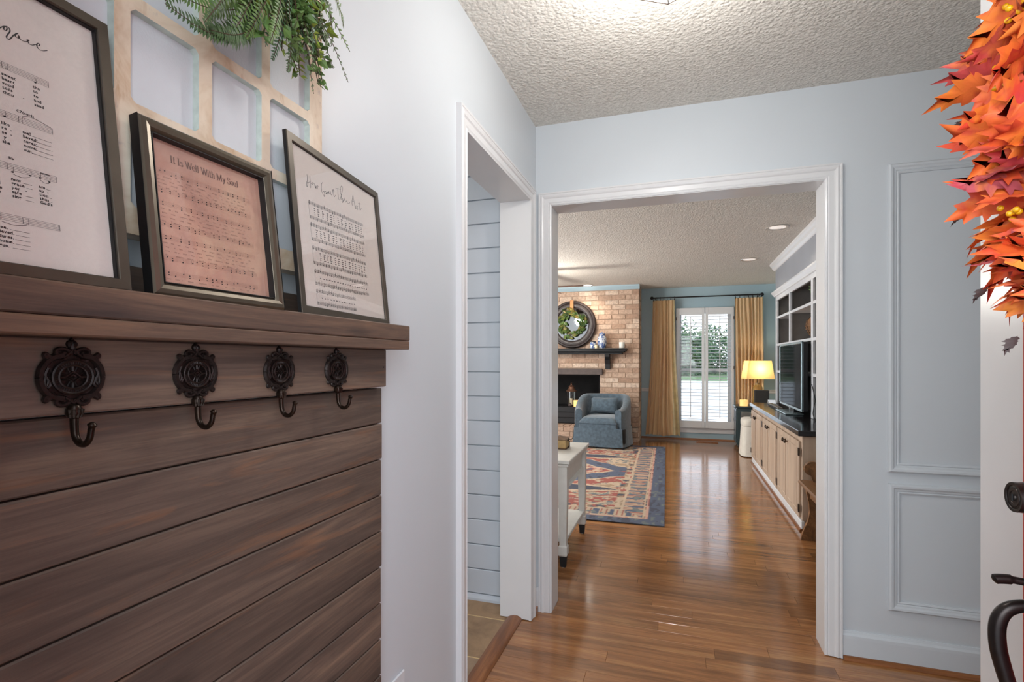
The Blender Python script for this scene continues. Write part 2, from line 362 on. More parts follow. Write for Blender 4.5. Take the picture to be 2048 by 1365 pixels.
    def sweep(s, prof, path, mk, closed=False, mi=0):
        """profile (across, proud) swept along a mitred 2D path; mk(a,b,proud)->3D; across goes to the left of the path"""
        n = len(path); rings = []
        for i in range(n):
            p = Vector(path[i]); 
            d1 = (p - Vector(path[i - 1])).normalized() if (closed or i > 0) else None
            d2 = (Vector(path[(i + 1) % n]) - p).normalized() if (closed or i < n - 1) else None
            d1 = d1 or d2; d2 = d2 or d1
            n1 = Vector((-d1.y, d1.x)); n2 = Vector((-d2.y, d2.x)); m = (n1 + n2).normalized(); m = m / max(0.3, m.dot(n1))
            rings.append([mk(p.x + m.x * a, p.y + m.y * a, h) for a, h in prof])
        k = len(prof); vs = [q for r in rings for q in r]; fs = []
        for i in range(n if closed else n - 1):
            j = (i + 1) % n
            fs += [(i * k + a, i * k + (a + 1) % k, j * k + (a + 1) % k, j * k + a) for a in range(k)]
        if not closed: fs += [tuple(range(k)), tuple((n - 1) * k + a for a in range(k))]
        return s.add(vs, fs, 0.5, mi)
    def build(s, name, parent=None, smooth=False, local=False, recalc=True, stuff=False, label=None, bevel=0):
        off = Vector((0, 0, 0)) if (local or parent is None) else OFF.get(parent.name, Vector((0, 0, 0)))
        me = bpy.data.meshes.new(name); me.from_pydata([tuple(Vector(p) - off) for p in s.v], [], s.f)
        for m in s.mats: me.materials.append(m)
        a = me.attributes.new('tone', 'FLOAT', 'FACE'); a.data.foreach_set('value', s.t)
        if len(s.mats) > 1: me.polygons.foreach_set('material_index', s.mi)
        if recalc:
            bm = bmesh.new(); bm.from_mesh(me); bmesh.ops.recalc_face_normals(bm, faces=bm.faces); bm.to_mesh(me); bm.free()
        if smooth:
            me.polygons.foreach_set('use_smooth', [True] * len(me.polygons))
            if smooth != 'all':
                try: me.set_sharp_from_angle(angle=rad(40))
                except Exception: pass
        me.update()
        o = bpy.data.objects.new(name, me); COL.objects.link(o)
        if parent is not None: o.parent = parent; OFF[o.name] = OFF.get(parent.name, Vector((0, 0, 0)))
        if stuff: o['kind'] = 'stuff'
        if label: o['label'] = label
        if bevel:
            b = o.modifiers.new('b', 'BEVEL'); b.width = bevel; b.segments = 2; b.limit_method = 'ANGLE'
        return o
def thing(name, label, cat, loc=(0, 0, 0), group=None, rz=0):
    o = bpy.data.objects.new(name, None); COL.objects.link(o); o.location = loc; o.rotation_euler = (0, 0, rz)
    o.empty_display_size = 0.05
    o['label'] = label; o['category'] = cat
    if group: o['group'] = group
    OFF[o.name] = Vector(loc); return o
def tag(o, label, cat, group=None):
    o['label'] = label; o['category'] = cat
    if group: o['group'] = group
    return o
def struct(o): o['kind'] = 'structure'; return o
def smoothpath(pts, k=4):
    P = [Vector(p) for p in pts]; out = []
    for i in range(len(P) - 1):
        p0, p1, p2, p3 = P[max(i - 1, 0)], P[i], P[i + 1], P[min(i + 2, len(P) - 1)]
        for j in range(k):
            t = j / k; out.append(0.5 * ((2 * p1) + (-p0 + p2) * t + (2 * p0 - 5 * p1 + 4 * p2 - p3) * t * t + (-p0 + 3 * p1 - 3 * p2 + p3) * t ** 3))
    out.append(P[-1]); return out

# ------------------------------------------------------------------ the shell
XL, YB, ZC = -0.687, 2.514, 2.44
YW = 8.75
m = MB('wall')
m.box(XL, 0.0, 0, -0.828, 1.583, ZC).box(XL, 1.583, 2.05, -0.828, 2.411, ZC).box(XL, 2.411, 0, -0.828, 2.644, ZC)
wall_left = struct(m.build('wall_left'))
m = MB('wall'); m.box(-0.617, YB, 0, XL, 2.644, ZC).box(-0.617, YB, 2.045, 0.609, 2.644, ZC).box(0.609, YB, 0, 1.95, 2.644, ZC)
wall_back = struct(m.build('wall_back'))
m = MB('wall'); m.box(-0.828, 2.545, 0, -4.3, 2.644, ZC)
wall_kb = struct(m.build('wall_kitchen_back'))
m = MB('trim'); m.box(0.7246, 1.38, 0, 1.95, 1.60, ZC)
struct(m.build('wall_right'))
m = MB('wall'); m.box(1.95, 0.0, 0, 2.05, 2.644, ZC); struct(m.build('wall_right_end'))
m = MB('wall'); m.box(XL, 0.06, 0, -0.37, 0.18, ZC).box(-0.37, 0.06, 2.06, 0.60, 0.18, ZC).box(0.60, 0.06, 0, 1.95, 0.18, ZC)
struct(m.build('wall_front'))
m = MB('wall'); m.box(-3.4, 0.0, 0, -3.5, 2.545, ZC).box(-3.5, -0.1, 0, -0.828, 0.0, ZC); struct(m.build('wall_kitchen'))
m = MB('living_wall'); m.box(-4.2, 2.644, 0, -4.3, YW + .15, ZC); struct(m.build('wall_living_left'))
m = MB('living_wall'); m.box(1.52, 2.644, 0, 1.65, YW + .15, ZC); struct(m.build('wall_living_right'))
m = MB('living_wall'); wx0, wx1, wz0, wz1 = 0.0, 0.785, 0.235, 2.06
m.box(-4.2, YW, 0, wx0, YW + .15, ZC).box(wx1, YW, 0, 1.52, YW + .15, ZC).box(wx0, YW, 0, wx1, YW + .15, wz0).box(wx0, YW, wz1, wx1, YW + .15, ZC)
wall_far = struct(m.build('wall_living_far'))
m = MB('ceiling'); m.box(-4.3, -0.1, ZC, 2.05, YW + .15, ZC + .1); ceil = struct(m.build('ceiling'))
m = MB('concrete'); m.box(-6, -6, -0.25, 6, -0.1, -0.12).box(-60, YW + .15, -0.3, 60, 38, -0.15); struct(m.build('ground'))
m = MB('lawn'); m.box(-90, 38, -0.3, 90, 120, -0.14); struct(m.build('lawn'))

# floor: oak boards laid across the house, each board a piece where it can be told apart
m = MB('subfloor'); m.box(-0.76, -0.1, -0.1, 1.95, 2.6, -0.012).box(-4.2, 2.6, -0.1, 1.6, YW + .15, -0.012); floor = struct(m.build('floor'))
rw = 0.0825; y = 0.02; rest = MB('oak_floor'); nb = 0
while y < YW:
    x = (-0.74 if y < 2.55 else -4.2) ; xe = 1.94 if y < 2.5 else 1.52
    x -= R.uniform(0, 0.5); x0row = -0.728 if y < 2.56 else -4.19
    while x < xe:
        L = R.choice([0.45, 0.62, 0.8, 0.95, 1.15, 1.3]) * R.uniform(0.9, 1.1)
        a, b = max(x, x0row), min(x + L, xe)
        if b - a > 0.03:
            near = 1.72 < y < 4.65 and b > -0.95 and a < 1.15
            tn = R.random()
            if near and nb < 296:
                q = MB('oak_floor'); q.cbox(a + .0003, y + .0003, -0.02, b - .0003, y + rw - .0003, R.uniform(0, 0.0003), 0.0009, tn); q.build('floor_board', floor); nb += 1
            else:
                rest.cbox(a + .0003, y + .0003, -0.02, b - .0003, y + rw - .0003, 0, 0.0009, tn)
        x += L
    y += rw
rest.build('floor_board_field', floor, stuff=True)

# kitchen tiles
m = MB('grout'); m.box(-0.76, -0.05, -0.1, -3.4, 2.545, -0.0015); tf = struct(m.build('floor_kitchen'))
ty = 2.36 + .333
while ty > 0.3:
    tx = -0.775
    y1 = min(ty, 2.54)
    while tx > -2.2:
        q = MB('tile'); q.cbox(tx - .3285, ty - .3265, -0.02, tx, y1, 0.0, 0.002, R.random()); q.build('floor_tile', tf); tx -= .3345
    ty -= .333
# rounded oak threshold in the side doorway
m = MB('oak_trim'); pr = [(-0.797, 0), (-0.797, 0.004), (-0.782, 0.013), (-0.764, 0.018), (-0.745, 0.018), (-0.730, 0.012), (-0.722, 0.003), (-0.722, 0)]
m.prism(pr, 'y', 1.60, 2.412); th = m.build('threshold_strip', smooth=True); struct(th)

# shiplap on the kitchen wall
z = 0.03
zs = [0.03, 0.16, 0.29, 0.421, 0.552, 0.682, 0.812, 0.942, 1.071, 1.199, 1.328, 1.458, 1.588, 1.719, 1.85, 1.978, 2.105, 2.235, 2.365, 2.44]
for i in range(len(zs) - 1):
    q = MB('shiplap'); q.cbox(-3.39, 2.531, zs[i] + .0025, -0.83, 2.547, zs[i + 1] - .0025, 0.0025); q.build('shiplap_board', wall_kb)
q = MB('shiplap'); q.prism([(2.531, 0), (2.531, 0.03), (2.522, 0.026), (2.514, 0.012), (2.513, 0)], 'x', -3.39, -0.83); q.build('quarter_round', wall_kb)

# door casings, jambs
CAS = [(0, 0), (0, .011), (.005, .013), (.009, .010), (.014, .013), (.034, .0135), (.040, .018), (.047, .0205), (.053, .019), (.057, .0165), (.060, .0195), (.066, .019), (.067, 0)]
d1 = struct(MB('trim').build('door_1'))
q = MB('trim'); q.box(-0.835, 1.583, 0, -0.680, 1.600, 2.035).build('jamb', d1)
q = MB('trim'); q.box(-0.835, 2.394, 0.004, -0.680, 2.411, 2.035).build('jamb', d1)
q = MB('trim'); q.box(-0.835, 1.583, 2.035, -0.680, 2.411, 2.050).build('head_jamb', d1)
q = MB('trim'); q.sweep(CAS, [(1.604, 0.0), (1.604, 2.031), (2.390, 2.031), (2.390, 0.003)], lambda a, b, h: (XL + h, a, b)); q.build('casing', d1)
d2 = struct(MB('trim').build('door_2'))
q = MB('trim'); q.box(-0.617, 2.508, 0, -0.602, 2.650, 2.030).build('jamb', d2)
q = MB('trim'); q.box(0.594, 2.508, 0, 0.609, 2.650, 2.030).build('jamb', d2)
q = MB('trim'); q.box(-0.617, 2.508, 2.030, 0.609, 2.650, 2.045).build('head_jamb', d2)
q = MB('trim'); q.sweep([(a * 0.94, h) for a, h in CAS], [(-0.605, 0.0), (-0.605, 2.033), (0.597, 2.033), (0.597, 0.003)], lambda a, b, h: (a, YB - h, b)); q.build('casing', d2)
q = MB('trim'); q.sweep([(a * 0.94, h) for a, h in CAS], [(-0.605, 0.0), (-0.605, 2.033), (0.597, 2.033), (0.597, 0.003)], lambda a, b, h: (a, 2.644 + h, b)); q.build('casing', d2)

# panel moulding, baseboard, shoe on the right of the back wall
PM = [(0, 0), (0, .006), (.006, .009), (.010, .006), (.014, .010), (.020, .011), (.026, .016), (.034, .017), (.040, .010), (.042, 0)]
mk = lambda a, b, h: (a, YB - h, b)
q = MB('wall'); q.sweep(PM, [(0.866, 0.838), (0.866, 2.030), (1.60, 2.030), (1.60, 0.838)], mk, True); struct(q.build('trim_1'))
q = MB('wall'); q.sweep(PM, [(0.868, 0.267), (0.868, 0.709), (1.60, 0.709), (1.60, 0.267)], mk, True); struct(q.build('trim_2'))
BB = [(2.514, 0.0), (2.514, 0.118), (2.509, 0.118), (2.505, 0.108), (2.500, 0.100), (2.499, 0.088), (2.498, 0.0)]
q = MB('wall'); q.prism(BB, 'x', 0.661, 1.95); struct(q.build('baseboard_back'))
q = MB('trim'); q.prism(BB, 'x', -0.687, -0.668); struct(q.build('baseboard_corner'))
SH = lambda yy: [(yy, 0), (yy, 0.018), (yy - .006, 0.017), (yy - .013, 0.011), (yy - .017, 0.004), (yy - .017, 0)]
q = MB('oak_trim_x'); q.prism(SH(2.498), 'x', 0.661, 1.95); struct(q.build('trim_3'))
q = MB('oak_trim_x'); q.prism([(2.49, 0), (2.49, .03), (2.478, .027), (2.471, .016), (2.470, 0)], 'x', -0.687, -0.668); struct(q.build('trim_4'))

# ------------------------------------------------------------------ living room shell: window, chair rail, chimney breast
w1 = struct(MB('trim').build('window_1'))
q = MB('trim')
q.box(wx0, YW + .02, wz0, wx0 + .045, YW + .14, wz1).box(wx1 - .045, YW + .02, wz0, wx1, YW + .14, wz1).box(wx0, YW + .02, wz0, wx1, YW + .14, wz0 + .045).box(wx0, YW + .02, wz1 - .045, wx1, YW + .14, wz1)
q.build('window_frame', w1)
MB('trim').cbox(wx0 + .04, YW + .06, 1.082, wx1 - .04, YW + .10, 1.135, .004).build('meeting_rail', w1)
MB('glass').box(wx0 + .04, YW + .078, wz0 + .04, wx1 - .04, YW + .082, 1.09).build('pane', w1)
MB('glass').box(wx0 + .04, YW + .085, 1.12, wx1 - .04, YW + .089, wz1 - .04).build('pane', w1)
q = MB('trim'); q.cbox(-0.07, YW - .03, 0.185, 0.86, YW, 0.215, .004).cbox(-0.05, YW - .018, 0.105, 0.84, YW, 0.185, .003); q.build('sill_apron', w1)
q = MB('trim')
for x0, x1 in ((-0.58, -0.05), (0.85, 1.52)):
    q.prism([(YW, 0.755), (YW - .012, 0.758), (YW - .014, 0.785), (YW - .022, 0.80), (YW - .022, 0.812), (YW, 0.815)], 'x', x0, x1)
struct(q.build('trim_5'))
q = MB('living_wall'); q.box(-0.58, YW - .014, 0, 1.52, YW, .09); struct(q.build('baseboard_far'))
q = MB('oak_trim_x'); q.prism(SH(YW - .014), 'x', -0.58, 1.52); struct(q.build('trim_6'))

# chimney breast
bx1, by = -0.582, 8.20
m = MB('mortar'); fx0, fx1, fz0, fz1 = -2.35, -1.183, 0.25, 1.037
m.box(-3.0, by + .008, 0, fx0, YW, ZC).box(fx1, by + .008, 0, bx1 - .006, YW, ZC).box(fx0, by + .008, fz1, fx1, YW, ZC).box(fx0, by + .008, 0, fx1, YW, fz0)
breast = struct(m.build('wall_chimney'))
MB('firebox').box(fx0, 8.72, fz0, fx1, 8.745, fz1).box(fx0, by + .02, fz0, fx0 + .02, 8.73, fz1).box(fx1 - .02, by + .02, fz0, fx1, 8.73, fz1).box(fx0, by + .02, fz1 - .02, fx1, 8.73, fz1).build('firebox_lining', breast)
brest = MB('brick'); ch = 0.0765; zb = 0.0; row = 0
while zb < ZC - .01:
    x = bx1 + (0.0 if row % 2 else 0.105)
    zt = min(zb + ch - .010, ZC - .004)
    while x > -3.0:
        a, b = x - .200, min(x, bx1)
        x -= .210
        if b - a < .02: continue
        if zb < fz1 + .1 and zt > fz0 + .005 and b > fx0 and a < fx1:
            if b > fx1 and b - fx1 > .03: a = fx1
            else: continue
        vis = b > -1.92 and not (zt < 0.24 and b < -1.0)
        p = R.uniform(-.002, .003)
        tgt = MB('brick') if vis else brest
        tgt.cbox(a, by - p, zb, b, by + .012, zt, .003, R.random())
        if vis: tgt.build('brick', breast)
    # return side
    yy = by + (0.0 if row % 2 else -.1)
    while yy < YW:
        a2, b2 = max(yy, by + .012), min(yy + .2, YW)
        if b2 - a2 > .02: brest.cbox(bx1 - .012, a2, zb, bx1, b2, zt, .003, R.random())
        yy += .21
    zb += ch; row += 1
brest.build('brick_field', breast, stuff=True)
# brick plinth block at the corner, raised hearth
q = MB('brick')
for k in range(4):
    q.cbox(-0.79, by - .055, k * .0765, -0.69, by - .003, k * .0765 + .0665, .003, R.random()); q.cbox(-0.682, by - .055, k * .0765, -0.597, by - .003, k * .0765 + .0665, .003, R.random())
q.build('brick_plinth', breast)
hz = MB('mortar'); hz.box(-2.75, 7.91, 0, -1.50, by + .006, .235); hearth = hz.build('hearth'); struct(hearth)
for k in range(3):
    x = -2.75 + (0.1 if k % 2 else 0)
    while x < -1.52:
        q = MB('brick'); q.cbox(x, 7.90, k * .078 + .003, min(x + .2, -1.50), 7.915, k * .078 + .072, .003, R.uniform(0, .35)); q.build('brick', hearth); x += .21
x = -2.75
while x < -1.52:
    q = MB('brick'); q.cbox(x, 7.90, .232, min(x + .095, -1.50), by - .004, .25, .003, R.uniform(0, .4)); q.build('brick', hearth); x += .104
q = MB('living_wall'); q.prism([(by - .004, ZC), (by - .055, ZC), (by - .05, ZC - .02), (by - .03, ZC - .045), (by - .012, ZC - .065), (by - .004, ZC - .07)], 'x', -3.0, bx1 + .01)
struct(q.build('trim_7'))

# ------------------------------------------------------------------ coat rack on the left wall
rack = thing('coat_rack', 'dark stained pine plank wall rack with shelf and four cast iron hooks', 'coat rack', (XL, 0.62, 0.0))
yr = 1.061; pz = [1.1955 - 0.0845 * k for k in range(14)]
for k in range(13):
    e = yr + R.uniform(-.002, .002)
    q = MB('panel_wood'); q.cbox(-0.6865, 0.185, pz[k + 1] + .0012, -0.665 + R.uniform(-.0008, .0008), e, pz[k] - .0012, .0022, [0.2, .75, .35, .55, .1, .6, .9, .4, .3, .8, .5, .2, .7][k]); q.build('plank', rack)
q = MB('panel_wood'); q.cbox(-0.6865, 0.185, 1.1985, -0.644, 1.047, 1.2835, .002, .62); q.build('plank', rack)
q = MB('panel_wood'); q.cbox(-0.6865, 0.185, 1.3395, -0.662, 1.05, 1.379, .002, .15); q.build('plank', rack)
q = MB('shelf_wood'); q.cbox(-0.686, 0.185, 1.3045, -0.598, 1.075, 1.3390, .0018, .5); q.build('shelf_board', rack)
q = MB('shelf_wood'); q.cbox(-0.686, 0.185, 1.2838, -0.5985, 1.0745, 1.3038, .0018, .3); q.build('shelf_board', rack)
q = MB('ink'); q.lathe([(0.0, -.6436), (.0018, -.6436), (.0018, -.6446)], (0, 1.035, 1.243), 8, 'x'); q.build('nail_hole', rack)

def coat_hook(yc):
    X0 = -0.6438; zc = 1.2400
    q = MB('iron'); P = lambda u, v, h=0.0: (X0 + h, yc + u * .90, zc + v * .77)
    def tb(pts, r=.0022, h=.004): q.tube(smoothpath([P(u, v, h) for u, v in pts], 4), r, 6)
    # pierced medallion: raised ring with ticks, diamond lattice
    n = 40
    for r0, r1, h in ((.0158, .0222, .0055),):
        vs = []
        for k in range(n):
            a = 2 * PI * k / n
            for rr, hh in ((r0, .001), (r0, h), (r1, h), (r1, .001)): vs.append(P(rr * math.cos(a), rr * 1.06 * math.sin(a), hh))
        q.add(vs, [(4 * k + j, 4 * k + (j + 1) % 4, 4 * ((k + 1) % n) + (j + 1) % 4, 4 * ((k + 1) % n) + j) for k in range(n) for j in range(4)])
    for k in range(44):
        a = 2 * PI * k / 44; c, s_ = math.cos(a), 1.06 * math.sin(a)
        q.tube([P(.0170 * c, .0170 * s_, .0058), P(.0211 * c, .0211 * s_, .0058)], .0006, 4)
    tb([(.0222 * math.cos(k * PI / 10), .0238 * math.sin(k * PI / 10)) for k in range(21)], .0017, .0055)
    tb([(.0158 * math.cos(k * PI / 10), .0168 * math.sin(k * PI / 10)) for k in range(21)], .0013, .0058)
    for d in (.0035, .0085):
        q.tube([P(d, 0, .005), P(0, d, .005), P(-d, 0, .005), P(0, -d, .005), P(d, 0, .005)], .0011, 5)
    for a in range(4):
        c, s_ = math.cos(a * PI / 2), math.sin(a * PI / 2); q.tube([P(.0085 * c, .0085 * s_, .0045), P(.0168 * c, .0175 * s_, .0045)], .0016, 5)
    for a in range(8):
        c, s_ = math.cos(PI / 4 * a + PI / 8), math.sin(PI / 4 * a + PI / 8)
        q.tube([P(.007 * c, .007 * s_, .004), P(.0165 * c, .0172 * s_, .0035)], .0009, 4)
    for sgn in (-1, 1):
        f = lambda L: [(sgn * u, v) for u, v in L]
        tb(f([(.010, .031), (.019, .029), (.027, .022), (.0325, .012), (.0345, .0)]), .0040, .0030)
        tb(f([(.010, -.031), (.019, -.029), (.027, -.022), (.0325, -.012), (.0345, .0)]), .0040, .0030)
        tb(f([(.026, .013), (.029, .004), (.026, -.004), (.024, -.011), (.027, -.015)]), .0018, .0045)
        tb(f([(.029, .003), (.030, -.006), (.0285, -.012), (.0265, -.006), (.028, .001)]), .0013, .005)
        tb(f([(.010, .0295), (.018, .0275), (.024, .0285), (.0285, .0325), (.0300, .0305), (.0270, .0265)]), .0027, .004)
        tb(f([(.010, -.0295), (.018, -.0275), (.024, -.0285), (.0290, -.0325), (.0300, -.0290), (.0265, -.0262)]), .0027, .004)
        tb(f([(.001, .0335), (.006, .0385), (.013, .0405), (.0185, .0375), (.0170, .0325), (.0120, .0325), (.0090, .0355)]), .0023, .004)
        tb(f([(.001, -.0325), (.006, -.0375), (.012, -.0400), (.0175, -.0370), (.0170, -.0320), (.0120, -.0315), (.0090, -.0345)]), .0023, .004)
        tb(f([(.0, .0400), (.004, .0345), (.010, .0285)]), .0016, .005); tb(f([(.0, -.0380), (.004, -.0335), (.009, -.0285)]), .0016, .005)
    q.lathe([(.0001, X0), (.0285, X0), (.0300, X0 + .0012), (.0285, X0 + .0024), (.0170, X0 + .0024), (.0160, X0 + .0010), (.0001, X0 + .0010)], (0, yc, zc), 28, 'x', sx=.98, sy=.84)
    # back webs fill between scrolls
    for u, v, rr in ((.0285, .006, .006), (-.0285, .006, .006), (.0285, -.008, .006), (-.0285, -.008, .006), (.012, .0355, .0048), (-.012, .0355, .0048), (.012, -.0352, .0048), (-.012, -.0352, .0048), (0, .0345, .003), (.02, .0255, .004), (-.02, .0255, .004), (.02, -.0255, .004), (-.02, -.0255, .004)):
        q.lathe([(rr, X0 + .0002), (rr, X0 + .0025), (rr * .6, X0 + .0033)], (0, yc + u * .9, zc + v * .77), 10, 'x')
    q.tube([P(0, .050, .003), P(0, .040, .003)], .0038, 8)
    q.lathe([(.0048, X0), (.0048, X0 + .004), (.003, X0 + .006)], (0, yc, zc + .0365), 12, 'x')
    q.prism([(yc - .0045, zc + .0370), (yc + .0045, zc + .0370), (yc, zc + .0436)], 'x', X0, X0 + .004)
    plate = q.build('coat_hook', rack, smooth=True)
    MB('hardware').lathe([(.0022, X0 + .004), (.0030, X0 + .0065), (.0018, X0 + .0075)], (0, yc + .001, zc + .0362), 10, 'x').build('screw', plate, smooth=True)
    q = MB('iron_hook'); zb = zc - .0385
    boss = []
    q.lathe([(.001, .0085), (.0055, .0070), (.0080, .0025), (.0082, -.002), (.0062, -.0062), (.0035, -.008)], (X0 + .0065, yc + .0, zb), 12, 'z')
    for k in range(5):
        a = -PI / 2 + (k - 2) * .55; q.tube([(X0 + .0065 - .0078 * math.sin(a), yc + .0078 * math.cos(a), zb + .003), (X0 + .0065 - .0060 * math.sin(a), yc + .0060 * math.cos(a), zb - .006)], .0016, 5)
    pts = smoothpath([(X0 + .0065, yc, zb - .006), (X0 + .0068, yc, zb - .016), (X0 + .0085, yc, zb - .027), (X0 + .0150, yc, zb - .0345), (X0 + .0240, yc, zb - .0350), (X0 + .0310, yc, zb - .0285), (X0 + .0335, yc, zb - .019), (X0 + .0355, yc, zb - .0125)], 5)
    n = len(pts); rs = [.0043 - .0009 * min(1, i / n * 1.6) for i in range(n)]; rs[-1] = .0040; rs[-2] = .0047; rs[-3] = .0044
    q.tube(pts, rs, 10); q.tube([pts[-1], pts[-1] + Vector((.0006, 0, .0018))], [.004, .0018], 10)
    q.build('hook', plate, smooth=True)
for yc in (0.3945, 0.5490, 0.7075, 0.8600): coat_hook(yc)

# ------------------------------------------------------------------ lettering tools
GL = {}
def glyph(ch, bold=0.0):
    k = (ch, bold)
    if k not in GL:
        c = bpy.data.curves.new('f', 'FONT'); c.body = ch; c.size = 1; c.offset = bold; c.resolution_u = 2
        o = bpy.data.objects.new('f', c); me = o.to_mesh()
        vs = [(v.co.x, v.co.y) for v in me.vertices]; fs = [tuple(p.vertices) for p in me.polygons]
        o.to_mesh_clear(); bpy.data.objects.remove(o); bpy.data.curves.remove(c)
        w = max([v[0] for v in vs]) if vs else 0.25
        GL[k] = (vs, fs, w)
    return GL[k]
def word(mb, s, u, v, size, P, bold=0.02, track=0.07, width=None):
    adv = 0; lay = []
    for ch in s:
        if ch == ' ': adv += .3; continue
        vs, fs, w = glyph(ch, bold); lay.append((adv, vs, fs)); adv += w + track
    sx = size if not width else width / max(adv, .01)
    for a, vs, fs in lay: mb.add([P(u + (a + x) * sx, v + y * size) for x, y in vs], fs)
def rib(mb, pts, w, P, pen=None, smooth=5):
    """flat pen stroke; pen=(thick,thin): width follows the stroke direction like a broad nib"""
    q = smoothpath([(a, b, 0) for a, b in pts], smooth) if smooth > 1 and len(pts) > 2 else [Vector((a, b, 0)) for a, b in pts]
    L = []
    for i, p in enumerate(q):
        d = q[min(i + 1, len(q) - 1)] - q[max(i - 1, 0)]
        d = d.normalized() if d.length > 1e-9 else Vector((1, 0, 0)); n = Vector((-d.y, d.x, 0))
        ww = w if not pen else pen[1] + (pen[0] - pen[1]) * abs(d.y) ** 2
        L.append((p + n * ww / 2, p - n * ww / 2))
    vs = [P(x.x, x.y) for pr in L for x in pr]
    mb.add(vs, [(2 * i, 2 * i + 1, 2 * i + 3, 2 * i + 2) for i in range(len(L) - 1)])
def bar(mb, u0, v0, u1, v1, P): mb.add([P(u0, v0), P(u1, v0), P(u1, v1), P(u0, v1)], [(0, 1, 2, 3)])
def dot(mb, u, v, r, P, ry=None, n=8):
    ry = ry or r; mb.add([P(u + r * math.cos(2 * PI * k / n), v + ry * math.sin(2 * PI * k / n)) for k in range(n)], [tuple(range(n))])

def picture_frame(label, x0, y0, yaw, lean, w, h, face, thick, mat, paper, round_prof=False):
    """local frame: +y = along the width, +x = out of the picture, z = up; origin at the lower front corner"""
    root = thing('picture_frame', label, 'picture frame', (x0, y0, 1.3392))
    Rm = Matrix.Rotation(-yaw, 4, 'Z') @ Matrix.Rotation(-lean, 4, 'Y')
    root.rotation_euler = Rm.to_euler()
    if round_prof: prof = [(0, -thick), (0, -.004), (.003, -.0005), (.008, .0012), (.013, .0), (face - .002, -.004), (face, -.0065), (face, -thick)]
    else: prof = [(0, -thick), (0, -.0008), (.0008, 0), (face - .0008, 0), (face, -.0008), (face, -thick)]
    q = MB(mat); q.sweep([(-a, b) for a, b in prof], [(0, 0), (0, h), (w, h), (w, 0)], lambda a, b, hh: (hh, a, b), True); q.build('frame_moulding', root, local=True)
    # dark outer side and inner rebate, slightly proud of the moulding body
    q = MB('frame_side'); e = .0003
    for a in (-e, w): q.box(-thick, a, 0, -.002, a + e, h)
    rb = face - .0002
    for s_ in ((rb, rb, rb + .0012, h - rb), (w - rb - .0012, rb, w - rb, h - rb), (rb, rb, w - rb, rb + .0012), (rb, h - rb - .0012, w - rb, h - rb)): q.box(-thick + .001, s_[0], s_[1], -.0035, s_[2], s_[3])
    q.build('frame_edge', root, local=True)
    q = MB(paper); q.box(-thick + .0012, face * .6, face * .6, -thick + .0030, w - face * .6, h - face * .6); q.build('print_sheet', root, local=True)
    q = MB('blackpaint'); q.box(-thick - .0004, .003, .003, -thick + .0010, w - .003, h - .003); q.build('backing_board', root, local=True)
    q = MB('frame_glass'); q.box(-thick + .0050, face * .7, face * .7, -thick + .0058, w - face * .7, h - face * .7); q.build('glass_pane', root, local=True)
    return root, (lambda u, v: (-thick + .00325, u, v))

# the largest sheet, hymn with "grace" in brush script
W1 = .30
f1, P1 = picture_frame('tallest framed hymn sheet with brush script and lyric columns, over the first hook', -0.603, 0.434 - W1, 0, 0.126, W1, .3195, .0125, .012, 'frame_dark', 'paper')
du = W1 - .25
G1 = [[(0.1371, 0.2481), (0.1343, 0.2422), (0.1373, 0.2405), (0.1414, 0.2467), (0.1437, 0.2536), (0.1446, 0.2529), (0.1449, 0.2506), (0.1451, 0.2466), (0.1452, 0.2426), (0.1448, 0.24), (0.1435, 0.2387), (0.1409, 0.2382)], [(0.1448, 0.2499), (0.1475, 0.2533), (0.1503, 0.2566), (0.1523, 0.2584), (0.1537, 0.2583), (0.1539, 0.2564), (0.1528, 0.2541), (0.1514, 0.2543), (0.1513, 0.2562), (0.1527, 0.2584), (0.1548, 0.2594), (0.1563, 0.2575), (0.156, 0.2547), (0.1542, 0.2511), (0.1529, 0.2478), (0.1536, 0.2461), (0.1552, 0.2465), (0.1575, 0.2502), (0.1598, 0.2542), (0.163, 0.2575), (0.1616, 0.2566), (0.1604, 0.2537), (0.1617, 0.2524), (0.1634, 0.2531), (0.1636, 0.2557), (0.1641, 0.2535), (0.1654, 0.2522), (0.1678, 0.2522), (0.1703, 0.2535), (0.1723, 0.2561), (0.1708, 0.2555), (0.1714, 0.2537), (0.1727, 0.2519), (0.1752, 0.2526), (0.1782, 0.2548), (0.1811, 0.2553), (0.182, 0.2576), (0.1806, 0.2578), (0.1791, 0.2554), (0.1795, 0.253), (0.1812, 0.2514), (0.1845, 0.2518), (0.1888, 0.2548)]]
q = MB('ink')
Q1 = lambda u, v: P1(u + du, v)
for i, g in enumerate(G1): rib(q, g, .0009, Q1, pen=(.0013, .0005) if i else (.0018, .0007))
q.build('script_title', f1, local=True, recalc=False, stuff=True)
q = MB('ink')
for v0, ue in ((.2125, .1869), (.1614, .1868), (.1087, .1866), (.0565, .1858)):
    for k in range(5): bar(q, -.03, v0 + k * .00160, ue, v0 + k * .00160 + .00022, Q1)
    for ub in ([-.0, .05, .10, .1471, ue] if v0 > .2 else [.0, .055, .11, .1574, ue] if v0 > .15 else [.0, .045, .095, .1447, ue] if v0 > .1 else [0, .05, .1, .1538, ue - .0008, ue]): bar(q, ub - .00018, v0, ub + .00018, v0 + .0066, Q1)
